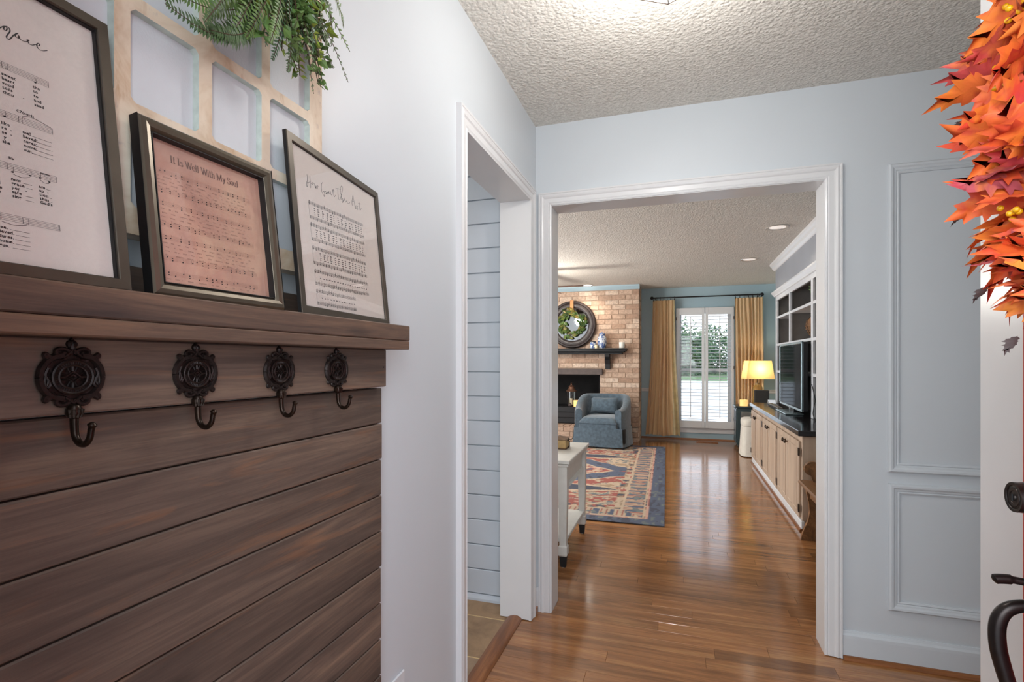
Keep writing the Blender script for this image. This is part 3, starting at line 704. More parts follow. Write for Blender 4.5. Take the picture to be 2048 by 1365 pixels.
def note(u, v, up=True, open_=False, s=1.0):
    if open_: rib(q, [(u - .0011 * s, v), (u, v + .0008 * s), (u + .0011 * s, v), (u, v - .0008 * s), (u - .0011 * s, v)], .0003, Q1, smooth=3)
    else: dot(q, u, v, .00115 * s, Q1, .00085 * s)
    if up: bar(q, u + .0008 * s, v, u + .0011 * s, v + .0055 * s, Q1)
    else: bar(q, u - .0011 * s, v - .0055 * s, u - .0008 * s, v, Q1)
for u, v, o_ in ((.1507, .2133, 1), (.1747, .2119, 0), (.122, .214, 0), (.082, .216, 1), (.03, .213, 0), (.1458, .1622, 0), (.125, .165, 0), (.086, .163, 1), (.03, .166, 0), (.1485, .1072, 0), (.1632, .1085, 0), (.1714, .1091, 0), (.1797, .1073, 0), (.132, .1095, 0), (.108, .111, 1), (.06, .109, 0), (.1353, .0568, 1), (.1576, .0570, 1), (.12, .06, 0), (.075, .0585, 0), (.02, .0565, 0)): note(u, v, True, bool(o_))
note(.1612, .1672, False, True)
bar(q, .1724, .1143, .1808, .1150, Q1)
for a in ([(.1604, .1688), (.170, .1716), (.1855, .1682)], [(.1485, .1052), (.156, .1040), (.163, .1066)], [(.1716, .1072), (.175, .1050), (.1795, .1056)], [(.1365, .0545), (.146, .0532), (.1565, .0552)]): rib(q, a, .0004, Q1)
q.build('music_staves', f1, local=True, recalc=False, stuff=True)
q = MB('ink'); fs = .0043
rows = [(.2050, 0), (.2003, 0), (.1957, 0), (.1908, 0), (.1862, 0)]
def colw(u, v0, dv, ws, s=fs): 
    for i, w_ in enumerate(ws): word(q, w_, u, v0 - i * dv, s, Q1, .03, .06)
colw(.1460, .2050, .0047, ['sweet', 'heart', 'good', 'toils', 'thou']); colw(.1722, .2050, .0047, ['the', 'to', 'to', 'and', 'sand'])
word(q, '-', .1625, .1880, fs, Q1)
word(q, 'C7(sus4)', .1560, .1722, .0036, Q1, .03); word(q, 'Bb', .1462, .1197, .0036, Q1, .03); word(q, 'F', .1342, .0672, .0036, Q1, .03)
colw(.1425, .1535, .00475, ['like', 're  -', 'se  -', ' y', 'the']); colw(.1598, .1515, .0046, ['me!', 'lieved;', 'cures;', 'come;', 'sun,'])
colw(.1335, .1000, .0043, ['ut', 'at', 'nd', 'me', 'to']); colw(.1468, .0985, .0043, ['now', 'grace', 'por   -', 'safe', 'sing']); colw(.1700, .0985, .0042, ["am", 'sp  -', 'tion', 'thus', "God's"])
colw(.1333, .0478, .0045, ['see.', 'lieved.', 'dures.', 'home.', 'gun.'])
for i, ul in enumerate((.1672, .1712, .1700, .1712, .1682)): bar(q, ul - .003, .1513 - i * .0046, .1852, .1516 - i * .0046, Q1)
for i, (a, b) in enumerate(((.1562, .164), (.1590, .1642), (0, 0), (.1570, .1645), (.1575, .1645))):
    if a: bar(q, a, .0983 - i * .0043, b, .0986 - i * .0043, Q1)
for i, (a, b) in enumerate(((.1765, .1805), (0, 0), (.1785, .1808), (.1790, .1808), (0, 0))):
    if a: bar(q, a, .0983 - i * .0042, b, .0986 - i * .0042, Q1)
for i, a in enumerate((.1425, .1470, .1460, .1462, .1435)): bar(q, a, .0476 - i * .0045, .1585, .0479 - i * .0045, Q1)
for (u, v) in ((-.02, .205), (.02, .205), (.06, .205), (.105, .205), (-.02, .1515), (.025, .1515), (.07, .1515), (.11, .1515), (-.02, .0985), (.02, .0985), (.055, .0985), (.095, .0985), (-.02, .0478), (.03, .0478), (.085, .0478)):
    colw(u, v, .0046, [R.choice(['how', 'sound', 'that', 'once', 'now', 'blind', 'was', 'my', 'fear', 'years', 'many', 'shall', 'here', 'first']) for _ in range(5)])
q.build('lyric_text', f1, local=True, recalc=False, stuff=True)

# the pink aged sheet
f2, P2 = picture_frame('small framed pinkish aged hymn sheet in a rounded pewter frame, middle of the three', -0.603, 0.4605, 0.0396, 0.1257, .2108, .2277, .0172, .017, 'frame_champagne', 'paper_pink', True)
q = MB('ink_faint')
# high-contrast serif capitals and lower case drawn with a broad nib
A = {  # (strokes, advance); unit: cap height 1, x-height .66
 'I': ([[(.18, 0), (.18, 1)], [(0.02, 0), (.34, 0)], [(.02, 1), (.34, 1)]], .44),
 't': ([[(.14, .95), (.14, .12), (.22, .0), (.32, .08)], [(0, .66), (.30, .66)]], .38),
 'i': ([[(.12, .64), (.12, 0)], [(.0, 0), (.24, 0)], [(.02, .64), (.12, .64)], [(.12, .84), (.12, .94)]], .32),
 's': ([[(.34, .50), (.26, .64), (.12, .62), (.06, .48), (.20, .34), (.34, .20), (.28, .04), (.12, 0), (.04, .14)]], .46),
 'W': ([[(.08, 1), (.34, 0)], [(.34, 0), (.54, .95)], [(.50, 1), (.76, 0)], [(.76, 0), (.98, 1)], [(-.04, 1), (.2, 1)], [(.88, 1), (1.08, 1)], [(.4, 1), (.62, 1)]], 1.12),
 'e': ([[(.06, .36), (.42, .36), (.38, .58), (.24, .66), (.08, .52), (.06, .28), (.14, .06), (.28, 0), (.42, .12)]], .52),
 'l': ([[(.12, 1), (.12, 0)], [(0, 0), (.24, 0)], [(.02, 1), (.12, 1)]], .32),
 'h': ([[(.12, 1), (.12, 0)], [(0, 0), (.24, 0)], [(.02, 1), (.12, 1)], [(.12, .48), (.26, .66), (.40, .58), (.42, .4), (.42, 0)], [(.32, 0), (.54, 0)]], .62),
 'M': ([[(.12, 0), (.12, 1)], [(.12, 1), (.44, .05)], [(.44, .05), (.78, 1)], [(.80, 1), (.80, 0)], [(0, 0), (.24, 0)], [(.66, 0), (.94, 0)], [(0, 1), (.14, 1)], [(.78, 1), (.94, 1)]], 1.06),
 'y': ([[(.08, .64), (.26, .04)], [(.46, .64), (.26, .04), (.16, -.26), (.04, -.28)], [(0, .64), (.2, .64)], [(.36, .64), (.54, .64)]], .56),
 'S': ([[(.50, .72), (.40, .96), (.22, 1.0), (.08, .86), (.12, .66), (.32, .52), (.50, .38), (.52, .16), (.34, 0), (.16, .02), (.04, .24)]], .66),
 'o': ([[(.24, .66), (.08, .54), (.05, .32), (.10, .10), (.25, 0), (.40, .10), (.45, .32), (.41, .54), (.24, .66)]], .56),
 'u': ([[(.12, .64), (.12, .18), (.20, .02), (.34, .04), (.42, .2)], [(.42, .64), (.42, 0), (.52, 0)], [(0, .64), (.12, .64)], [(.32, .64), (.42, .64)]], .62),
 ' ': ([], .30)}
u = .0465; cs = .0098
for ch in 'It Is Well With My Soul':
    st, adv = A[ch]
    for s_ in st: rib(q, [(u + a * cs, .1838 + b * cs) for a, b in s_], .001, P2, pen=(.00165, .00045), smooth=4 if len(s_) > 2 else 1)
    u += adv * cs * .93
q.build('printed_title', f2, local=True, recalc=False, stuff=True)
def clef(mb, u, v, s, P): rib(mb, [(u + a * s, v + b * s) for a, b in ((.1, -.35), (.35, -.3), (.4, .2), (.3, .9), (.45, 1.3), (.6, 1.1), (.2, .6), (.05, .25), (.3, .0), (.65, .15), (.6, .45), (.35, .45))], s * .13, P, smooth=3)
def bclef(mb, u, v, s, P): rib(mb, [(u + a * s, v + b * s) for a, b in ((.1, .7), (.3, .9), (.55, .7), (.5, .4), (.1, .1))], s * .14, P, smooth=3); dot(mb, u + .75 * s, v + .75 * s, s * .07, P); dot(mb, u + .75 * s, v + .5 * s, s * .07, P)
q = MB('ink_staff', 'ink_faint'); n2 = MB('ink'); lt = MB('ink_faint')
RR = random.Random(5); ln2 = ['peace like a river', 'when sorrows like sea', 'whatever my lot', 'thou hast taught me', 'it is well', 'with my soul', 'shall come', 'let this blest', 'assurance control', 'and Lord haste', 'the day when', 'my faith shall be']
wd = 'when peace like a river attendeth my way sorrows sea billows roll whatever lot thou hast taught me to say it is well with soul though trials come let this blest assurance control'.split()
for vt, vb in ((.1650, .1400), (.1220, .0945), (.0770, .0500), (.0300, .0045)):
    for v0 in (vt, vb):
        for k in range(5): bar(q, .0205, v0 + k * .00135, .1705, v0 + k * .00135 + .00018, P2)
        for ub in (.0205, .064, .101, .137, .1705): bar(q, ub, v0, ub + .0003, v0 + .0055, P2)
        (clef if v0 == vt else bclef)(n2, .0212, v0, .0052, P2)
        u = .031
        while u < .166:
            vv = v0 + RR.choice([.0, .0013, .0027, .004]); dot(n2, u, vv, .00105, P2, .00085)
            if RR.random() < .6: dot(n2, u, vv - .0032 if vv > v0 + .002 else vv + .0032, .00105, P2, .00085)
            bar(q, u + .0008, vv, u + .0011, vv + .0045, P2)
            u += RR.choice([.0065, .0085, .0115, .014])
    nl = 4 if vt > .05 else 2
    for r_ in range(nl):
        u = .026 + RR.uniform(0, .004); v = vt - .0042 - r_ * (vt - vb - .009) / 3.4
        while u < .163:
            w_ = RR.choice(wd); word(lt, w_, u, v - .001, .0027, P2, .0, .08); u += len(w_) * .00155 + RR.uniform(.002, .008)
q.build('music_staves', f2, local=True, recalc=False, stuff=True); n2.build('music_notes', f2, local=True, recalc=False, stuff=True); lt.build('lyric_text', f2, local=True, recalc=False, stuff=True)

# the sheet with the handwritten title
f3, P3 = picture_frame('framed white hymn sheet with thin handwritten title, nearest the shelf end', -0.603, 0.7187, -0.1137, 0.0980, .3431, .315, .0140, .0080, 'frame_dark', 'paper')
HW = [[(0.0581, 0.2578), (0.0583, 0.2519), (0.0569, 0.2453), (0.0541, 0.2363), (0.0554, 0.234), (0.0582, 0.2398), (0.0591, 0.2431)], [(0.0671, 0.258), (0.0667, 0.2508), (0.0666, 0.2426), (0.0659, 0.2355)], [(0.0543, 0.2429), (0.0594, 0.2432), (0.067, 0.2473)], [(0.0751, 0.2486), (0.0713, 0.2468), (0.07, 0.2443), (0.0735, 0.2445), (0.0761, 0.2474), (0.0805, 0.2478), (0.0818, 0.2425), (0.0832, 0.2408), (0.0852, 0.2462), (0.0860, 0.2420), (0.0878, 0.2402), (0.0900, 0.2455), (0.0902, 0.2480), (0.0946, 0.2471)], [(0.1089, 0.2602), (0.1054, 0.2564), (0.1034, 0.2499), (0.1032, 0.2435), (0.1052, 0.2389), (0.1094, 0.236), (0.1104, 0.2334), (0.1126, 0.2381), (0.1126, 0.2434), (0.1087, 0.2427), (0.1136, 0.2437), (0.1168, 0.2459), (0.1195, 0.2446), (0.1175, 0.2407), (0.1213, 0.2441), (0.1242, 0.2472), (0.1222, 0.2433), (0.1267, 0.2469), (0.1301, 0.2497), (0.1273, 0.245), (0.1325, 0.2461), (0.1355, 0.2519), (0.1355, 0.2465), (0.1394, 0.2461), (0.144, 0.2547), (0.1464, 0.2599), (0.1468, 0.2556), (0.147, 0.2491), (0.1494, 0.2455), (0.1527, 0.2498)], [(0.1422, 0.2558), (0.1517, 0.2578)], [(0.1558, 0.2636), (0.1659, 0.2673), (0.1756, 0.2685)], [(0.1646, 0.2659), (0.1644, 0.2591), (0.1642, 0.2524), (0.1653, 0.2471), (0.168, 0.2446), (0.1734, 0.2508), (0.1775, 0.2589), (0.1835, 0.2699), (0.1848, 0.2772), (0.1811, 0.2779), (0.177, 0.2723), (0.1757, 0.2628), (0.1766, 0.2541), (0.1766, 0.2473), (0.1802, 0.2529), (0.1816, 0.2488), (0.1793, 0.2425), (0.1851, 0.2499), (0.1902, 0.2538), (0.1872, 0.2551), (0.1849, 0.2487), (0.1909, 0.2517), (0.1935, 0.2479), (0.1978, 0.2527), (0.1997, 0.2487), (0.2061, 0.2491), (0.2103, 0.253)], [(0.2283, 0.274), (0.2238, 0.2666), (0.2201, 0.256), (0.2198, 0.2489)], [(0.2271, 0.2736), (0.2291, 0.2659), (0.2308, 0.2569), (0.2326, 0.248), (0.2352, 0.2467), (0.2362, 0.2538), (0.24, 0.2525), (0.2397, 0.2477), (0.2424, 0.2467), (0.2426, 0.2533), (0.2471, 0.2565)], [(0.2195, 0.2588), (0.2304, 0.2606)], [(0.2532, 0.2662), (0.253, 0.2588), (0.2529, 0.2528), (0.2547, 0.249), (0.2609, 0.2551)], [(0.2475, 0.262), (0.2603, 0.2644)]]
q = MB('ink')
for g in HW: rib(q, g, .0009, P3, pen=(.0012, .0006), smooth=4)
q.build('script_title', f3, local=True, recalc=False)
q = MB('ink'); lt = MB('ink'); RR = random.Random(9)
for i, (vt, vb, ue, tilt, lines) in enumerate(((.2040, .1775, .262, .0110, 4), (.1640, .1375, .260, .0090, 4), (.1215, .0940, .2595, .0072, 4), (.0790, .0565, .2605, .0050, 1), (.0425, .0205, .1985, .0020, 1))):
    def Pt(u, v, t_=tilt, v0=vt): return P3(u, v + t_ * (u - .055) / .205)
    for v0 in (vt, vb):
        for k in range(5): bar(q, .0550, v0 + k * .00125, ue, v0 + k * .00125 + .00030, Pt)
        (clef if v0 == vt else bclef)(q, .0556, v0, .0050, Pt)
        bar(q, .0548, vb, .0552, vt + .005, Pt)
        u = .066
        while u < ue - .003:
            n_ = RR.choice([1, 2, 2]) ; vv = v0 + RR.choice([-.0008, .0005, .0018, .0031])
            for k in range(n_): dot(q, u, vv + k * .0026, .00115, Pt, .00100, 6)
            bar(q, u + .0008, vv - .001, u + .0013, vv + .0062, Pt)
            if RR.random() < .22: bar(q, u + .0042, v0, u + .0046, v0 + .0050, Pt)
            u += RR.choice([.0062, .0075, .0085] if lines == 1 else [.0085, .0105, .013])
    for r_ in range(lines):
        u = .071 + (.006 if i == 2 else 0); RL = random.Random(i * 10 + 3)
        v = vt - .0065 - r_ * .0040 if lines > 1 else (vt + vb) / 2 + .0010
        while u < (ue - .006):
            wl_ = RR.choice([2, 3, 3, 4]); 
            for c_ in range(wl_): bar(lt, u + c_ * .0017, v, u + c_ * .0017 + .0012, v + .0017 + (.0008 if RR.random() < .3 else 0), Pt)
            u += RL.choice([.0115, .013, .0155]) if lines > 1 else .0098
q.build('music_staves', f3, local=True, recalc=False, stuff=True); lt.build('lyric_text', f3, local=True, recalc=False, stuff=True)

# ------------------------------------------------------------------ old window sash on the wall
sash = thing('window_sash_decor', 'whitewashed wooden window sash with open panes hung behind the frames', 'wall decor', (XL, .576, 1.418))
q = MB('sash', 'sash_edge')
ycells = [(.353, .449), (.469, .566), (.588, .683), (.7015, .799)]; zcells = [(1.453, 1.567), (1.585, 1.7035), (1.7215, 1.841), (1.859, 1.978), (1.996, 2.114)]
yb_ = [.318, .459, .577, .6925, .834]; zb_ = [1.418, 1.576, 1.7125, 1.850, 1.987, 2.150]
xf, xk = -0.655, -0.6665; c = .006
for i, (a, b) in enumerate(ycells):
    for j, (lo, hi) in enumerate(zcells):
        Y0, Y1, Z0, Z1 = yb_[i], yb_[i + 1], zb_[j], zb_[j + 1]
        oc = [(a, lo + c), (a, hi - c), (a + c, hi), (b - c, hi), (b, hi - c), (b, lo + c), (b - c, lo), (a + c, lo)]
        rc = [(Y0, Z0), (Y0, Z1), (Y1, Z1), (Y1, Z0)]
        vs = [(xf, *p) for p in oc] + [(xf, *p) for p in rc] + [(xk, *p) for p in oc]
        q.add(vs, [(0, 1, 9, 8), (1, 2, 9), (2, 3, 10, 9), (3, 4, 10), (4, 5, 11, 10), (5, 6, 11), (6, 7, 8, 11), (7, 0, 8)], .5, 0)
        q.add(vs, [(k, (k + 1) % 8, 12 + (k + 1) % 8, 12 + k) for k in range(8)], .5, 1)
        for (p0, p1), on in (((rc[0], rc[1]), i == 0), ((rc[2], rc[3]), i == 3), ((rc[1], rc[2]), j == 4), ((rc[3], rc[0]), j == 0)):
            if on: q.add([(xf, *p0), (xf, *p1), (-.6865, *p1), (-.6865, *p0)], [(0, 1, 2, 3)], .5, 0)
q.build('sash_frame', sash, recalc=False)
for a, b in ycells:
    for lo, hi in zcells: MB('milk_glass').box(-.672, a - .004, lo - .004, -.6667, b + .004, hi + .004).build('pane', sash)

# ------------------------------------------------------------------ greenery spray over the sash
gr = thing('greenery_spray', 'artificial fern and ivy spray hanging over the top of the whitewashed sash', 'greenery', (-0.655, .66, 1.95))
gst = MB('stem'); gst.cbox(-0.654, .60, 1.93, -0.634, .74, 1.97, .006).build('backing_twig', gr)
RG = random.Random(21)
def frond(pts, mat, lw, ll, n, flat=Vector((1, 0.25, 0.1)), teeth=True, name='fern_frond'):
    P = smoothpath(pts, 6); q = MB(mat, 'stem'); q.tube(P, [.0011 * (1 - .6 * i / len(P)) for i in range(len(P))], 5, mi=1)
    L = len(P) - 1
    for k in range(n):
        s_ = (k + 1) / (n + 1); s_ = .10 + .9 * s_; i = min(int(s_ * L), L - 1); p = P[i].lerp(P[i + 1], s_ * L - i); d = (P[i + 1] - P[i]).normalized()
        side = d.cross(flat).normalized(); nn = side.cross(d).normalized()
        prof = math.sin(PI * min(1, s_ * .92 + .06)) ** .6
        for sg in (-1, 1):
            l = ll * prof * RG.uniform(.85, 1.1); w_ = lw * (0.5 + .5 * prof)
            dr = (side * sg + d * .42 + nn * RG.uniform(-.18, .18)).normalized(); wv = dr.cross(nn).normalized() * w_ / 2; up = nn * l * .08
            q.add([p - wv * .6, p + dr * l * .45 - wv + up, p + dr * l, p + dr * l * .45 + wv + up, p + wv * .6], [(0, 1, 4), (1, 3, 4), (1, 2, 3)], .5, 0)
    return q.build(name, gr, recalc=False)
def leafy(pts, mat, size, n):
    P = smoothpath(pts, 5); q = MB(mat, 'stem'); q.tube(P, .0009, 5, mi=1); L = len(P) - 1
    for k in range(n):
        s_ = k / (n - 1) * .999; i = int(s_ * L); p = P[i].lerp(P[i + 1], s_ * L - i)
        for _ in range(2):
            d = Vector((RG.uniform(-.2, 1), RG.uniform(-1, 1), RG.uniform(-1, .6))).normalized(); sd = d.cross(Vector((RG.uniform(-1, 1), .3, 1))).normalized(); nn = sd.cross(d)
            l = size * RG.uniform(.7, 1.2); w_ = l * .34
            q.add([p, p + d * l * .4 + sd * w_ + nn * .1 * l, p + d * l, p + d * l * .4 - sd * w_ + nn * .1 * l, p + d * l * .45], [(0, 1, 4), (1, 2, 4), (2, 3, 4), (3, 0, 4)], .5, 0)
    return q.build('leaf_sprig', gr, recalc=False)
C0 = Vector((-0.622, .648, 1.842))
tips = [((-.60, .471, 1.700), 'fern_a'), ((-.575, .505, 1.690), 'fern_a'), ((-.59, .553, 1.696), 'fern_b'), ((-.585, .580, 1.716), 'fern_b'), ((-.60, .647, 1.724), 'fern_d'), ((-.59, .668, 1.715), 'fern_a'),
        ((-.59, .690, 1.745), 'fern_b'), ((-.58, .715, 1.770), 'fern_d'), ((-.60, .742, 1.765), 'fern_b'), ((-.59, .765, 1.800), 'fern_b'), ((-.60, .790, 1.830), 'fern_a'), ((-.60, .826, 1.885), 'fern_b'), ((-.60, .700, 1.760), 'fern_d'), ((-.57, .61, 1.725), 'fern_b'), ((-.60, .530, 1.715), 'fern_b')]
for tp, mt in tips:
    T = Vector(tp); st = C0 + Vector((RG.uniform(-.01, .02), RG.uniform(-.03, .03), RG.uniform(-.03, .05))); mid = st.lerp(T, .5) + Vector((.03, 0, .035))
    frond([st, mid, T.lerp(mid, .35) + Vector((.006, 0, .004)), T], mt, .0042, .017, 26)
for pts in ([(-.600, .585, 1.742), (-.598, .530, 1.700), (-.600, .471, 1.697)], [(-.595, .600, 1.740), (-.590, .550, 1.700), (-.595, .500, 1.690)], [(-.590, .600, 1.750), (-.585, .565, 1.712), (-.590, .528, 1.697)], [(-.600, .590, 1.770), (-.600, .540, 1.735), (-.605, .490, 1.722)], [(-.600, .600, 1.780), (-.600, .560, 1.765), (-.605, .520, 1.768)]):
    frond([C0] + pts, RG.choice(['fern_a', 'fern_b']), .0042, .016, 32)
for k in range(34):
    T = C0 + Vector((RG.uniform(.0, .07), RG.uniform(-.13, .14), RG.uniform(-.115, .03))); mid = C0.lerp(T, .5) + Vector((.02, 0, .03))
    frond([C0, mid, T], RG.choice(['fern_a', 'fern_b', 'fern_b', 'fern_d']), .0045, .015, 18)
for k in range(34):
    T = C0 + Vector((RG.uniform(.0, .06), RG.uniform(-.06, .14), RG.uniform(-.110, .0))); mid = C0.lerp(T, .5) + Vector((.02, 0, .02))
    leafy([C0, mid, T], RG.choice(['fern_b', 'fern_b', 'fern_c', 'fern_b']), RG.choice([.012, .016, .02]), 16)
for y_, z_ in ((.725, 1.79), (.735, 1.775), (.70, 1.80)): leafy([C0, (-.59, .70, 1.86), (-.585, y_, z_)], 'fern_c', .010, 20)
MB('foot').tube([(-.612, .625, 1.90), (-.600, .612, 1.79), (-.600, .600, 1.728)], .0022, 6).build('dark_twig', gr)

# outlet plate low on the left wall
o = MB('plate'); o.cbox(XL, 1.128, .335, XL + .006, 1.198, .452, .003)
op = tag(o.build('outlet_cover', bevel=0), 'white outlet cover low on the pale wall beside the side doorway', 'outlet')

# ------------------------------------------------------------------ foyer: open red front door with autumn wreath
door = thing('front_door', 'red front door standing open, seen along its face, white inner side', 'door', (0.573, 0.635, 0))
q = MB('red', 'trim'); q.cbox(0.552, 0.182, 0.012, 0.573, 1.092, 2.035, .0015).cbox(0.5735, 0.182, 0.012, 0.595, 1.092, 2.035, .0015, mi=1)
leaf = q.build('door_leaf', door)
for y0, y1, z0, z1 in ((.30, .60, .25, .85), (.68, .98, .25, .85), (.30, .60, 1.05, 1.85), (.68, .98, 1.05, 1.85)):
    MB('red').sweep([(0, 0), (0, .004), (.008, .006), (.016, .003), (.018, 0)], [(y0, z0), (y1, z0), (y1, z1), (y0, z1)], lambda a, b, h: (.552 - h, a, b), True).build('door_moulding', door)
hw = MB('hardware'); yk = 1.030
hw.lathe([(.031, .551), (.031, .546), (.029, .540), (.026, .535), (.024, .518), (.0235, .512), (.020, .510)], (0, yk, 1.040), 28, 'x')
db = hw.build('deadbolt', door, smooth=True)
q = MB('hardware'); q.lathe([(.024, .512), (.0235, .5085), (.0195, .509), (.0185, .5105), (.0155, .5105), (.0145, .5090), (.0105, .5092), (.0095, .5105), (.006, .5105), (.005, .508), (.0005, .508)], (0, yk, 1.040), 28, 'x'); q.build('lock_cylinder', db, smooth=True)
q = MB('foot'); q.box(.5068, yk - .0012, 1.034, .5082, yk + .0012, 1.045).build('keyhole', db)
q = MB('hardware'); q.cbox(.540, yk - .034, 1.065 + .0, .552, yk + .030, 1.075, .003); q.cbox(.544, yk - .030, .995, .552, yk + .028, 1.085, .003); q.build('escutcheon_plate', door)
q = MB('hardware'); q.cbox(.536, yk - .028, .800, .552, yk + .028, .975, .006); q.cbox(.531, yk - .018, .815, .540, yk + .018, .960, .006); hp = q.build('handle_plate', door)
q = MB('hardware')
q.tube(smoothpath([(.540, yk, .905), (.522, yk, .906), (.505, yk + .001, .9075), (.489, yk + .001, .9065), (.483, yk + .001, .9045)], 5), [.006] * 10 + [.008] * 8 + [.006, .005, .003], 10)
tl = q.build('thumb_latch', hp, smooth=True)
q = MB('hardware')
gp = smoothpath([(.545, yk, .868), (.522, yk, .868), (.500, yk, .858), (.489, yk, .835), (.489, yk, .800), (.496, yk, .765), (.506, yk, .725), (.512, yk, .685), (.520, yk, .655), (.548, yk, .640)], 5)
q.tube(gp, [.0085 + .003 * math.sin(PI * min(1, i / len(gp) * 1.1)) for i in range(len(gp))], 12)
q.build('grip_handle', hp, smooth=True)

wr = thing('autumn_wreath', 'orange and red maple leaf wreath with yellow berries hung on the open red door', 'wreath', (.50, .635, 1.578))
RW = random.Random(4); WC = Vector((.494, .635, 1.585)); RRm = .275
q = MB('stem'); q.tube([WC + Vector((.0, RRm * math.cos(2 * PI * k / 32), RRm * math.sin(2 * PI * k / 32))) for k in range(33)], .018, 8, caps=False); q.build('vine_ring', wr, smooth=True)
LEAF = [(0, 0), (.10, .05), (.30, .10), (.22, .20), (.42, .26), (.34, .33), (.46, .45), (.30, .42), (.26, .50), (.34, .62), (.20, .60), (.17, .68), (.20, .82), (.10, .80), (.0, 1.0)]
OUT = LEAF + [(-a, b) for a, b in reversed(LEAF[1:-1])]
def maple(base, direction, normal, size, tone, mat='maple', name='leaf', parent=None):
    d = direction.normalized(); nn = (normal - d * normal.dot(d)).normalized(); s_ = d.cross(nn)
    cv, tw = RW.uniform(.15, .45), RW.uniform(-.5, .5)
    def pt(a, b):
        a2 = a * .82
        h = -cv * b * b * .5 + .22 * abs(a2) + tw * a2 * b + .03 * math.sin(b * 17 + a * 11)
        return base + (d * b + s_ * a2 + nn * h) * size
    vs = [pt(a, b) for a, b in OUT]; m = len(OUT); ns = 9
    spine = [pt(0, (k + 1) / (ns + 1) * .9) for k in range(ns)]; vs += spine; fs = []
    for k in range(m):
        a, b = OUT[k], OUT[(k + 1) % m]
        ia = min(ns - 1, max(0, int(a[1] * ns * 1.0 - .3))); ib = min(ns - 1, max(0, int(b[1] * ns * 1.0 - .3)))
        if ia == ib: fs.append((k, (k + 1) % m, m + ia))
        else: fs += [(k, (k + 1) % m, m + ib, m + ia)]
        if abs(ia - ib) > 1:
            lo, hi = sorted((ia, ib)); fs.append(tuple([m + ia, m + ib] + [m + j for j in (range(ib - 1, ia, -1) if ib > ia else range(ib + 1, ia))]))
    q = MB(mat); q.add(vs, fs, tone); o = q.build(name, parent or wr, smooth='all', recalc=False)
    return o
for k in range(190):
    a = RW.uniform(-PI, PI) if k % 4 == 0 else RW.uniform(-1.35, 1.5)   # denser on the outer side towards the room
    ca, sa = math.cos(a), math.sin(a); ring = WC + Vector((0, RRm * ca, RRm * sa))
    th = RW.uniform(-.4, PI * 1.02); radial = Vector((0, ca, sa)); outx = Vector((-1, 0, 0))
    nrm = (radial * math.cos(th) + outx * math.sin(th)).normalized(); tang = Vector((0, -sa, ca))
    d = nrm * RW.uniform(.55, 1.0) + tang * RW.uniform(-.7, .7) + Vector((0, 0, -.12))
    maple(ring + nrm * RW.uniform(.006, .04), d, (nrm.cross(tang) * RW.uniform(-1, 1) + tang * RW.uniform(-1, 1) + nrm * .4), RW.uniform(.070, .115), RW.random())
for a, sz, dn in ((-.42, .12, -.05), (-.50, .125, -.2), (-.60, .12, -.3), (-.72, .12, -.45), (-.85, .11, -.5), (-.55, .10, .0), (-.95, .11, -.6), (-.78, .10, -.2)):
    ca, sa = math.cos(a), math.sin(a); maple(WC + Vector((-.03, RRm * ca, RRm * sa)), Vector((-.35, .9 * ca, sa * .4 + dn)), Vector((RW.uniform(-.6, 0), RW.uniform(-.6, .1), 1)), sz, RW.random() * .6)
for a, sz in ((-.25, .030), (-.62, .03), (-.9, .03), (.15, .02)):
    ca, sa = math.cos(a), math.sin(a); rd = Vector((0, ca, sa)); maple(WC + Vector((-.06, RRm * ca, RRm * sa)) + rd * .10, rd + Vector((-.5, 0, -.3)), Vector((0, .2, 1)), sz, .5, 'leaf_tip', 'dried_leaf')
for a in (.55, -.05, .28, 1.0, -.5):
    ca, sa = math.cos(a), math.sin(a); b0 = WC + Vector((-.055, RRm * ca, RRm * sa)); q = MB('berry')
    for j in range(7):
        c = b0 + Vector((RW.uniform(-.02, .01), RW.uniform(-.012, .012), RW.uniform(-.016, .016))); rr = .0042
        q.lathe([(rr * math.sin(PI * i / 6) + .0001, -rr * math.cos(PI * i / 6)) for i in range(7)], c, 8)
    q.build('berry_cluster', wr, smooth=True)

# foyer ceiling light: faceted star glass with amber studs
cl = thing('ceiling_light', 'faceted frosted glass ceiling light with amber studs above the foyer', 'ceiling light', (-0.030, 1.515, ZC))
q = MB('bronze'); q.lathe([(.09, ZC), (.09, ZC - .012), (.07, ZC - .02), (.02, ZC - .025)], (-0.030, 1.515, 0), 24); q.build('canopy', cl, smooth=True)
q = MB('frosted'); n = 6; cx, cy = -0.030, 1.515; zz = 2.315
top = [(cx + .11 * math.cos(PI / 3 * k + PI / 2), cy + .11 * math.sin(PI / 3 * k + PI / 2), 2.425) for k in range(6)]; midp = [(cx + .15 * math.cos(PI / 3 * k + PI / 2), cy + .15 * math.sin(PI / 3 * k + PI / 2), 2.362) for k in range(6)]
q.add(top + midp + [(cx, cy, zz)], [(k, (k + 1) % 6, 6 + (k + 1) % 6, 6 + k) for k in range(6)] + [(6 + k, 6 + (k + 1) % 6, 12) for k in range(6)]); q.build('glass_shade', cl)
q = MB('bronze')
for k in range(6): q.tube([top[k], midp[k], (cx, cy, zz)], .002, 5); q.tube([midp[k], midp[(k + 1) % 6]], .002, 5)
q.build('glass_edging', cl)
for k in range(6):
    a, b, c = Vector(midp[k]), Vector(midp[(k + 1) % 6]), Vector((cx, cy, zz))
    for f_ in ((.25, .15, .6), (.15, .25, .6)):
        p = a * f_[0] + b * f_[1] + c * f_[2]; q = MB('amber_stud'); q.lathe([(.0001, -.003), (.004, -.001), (.004, .001), (.0001, .003)], p, 8); q.build('amber_stud', cl)

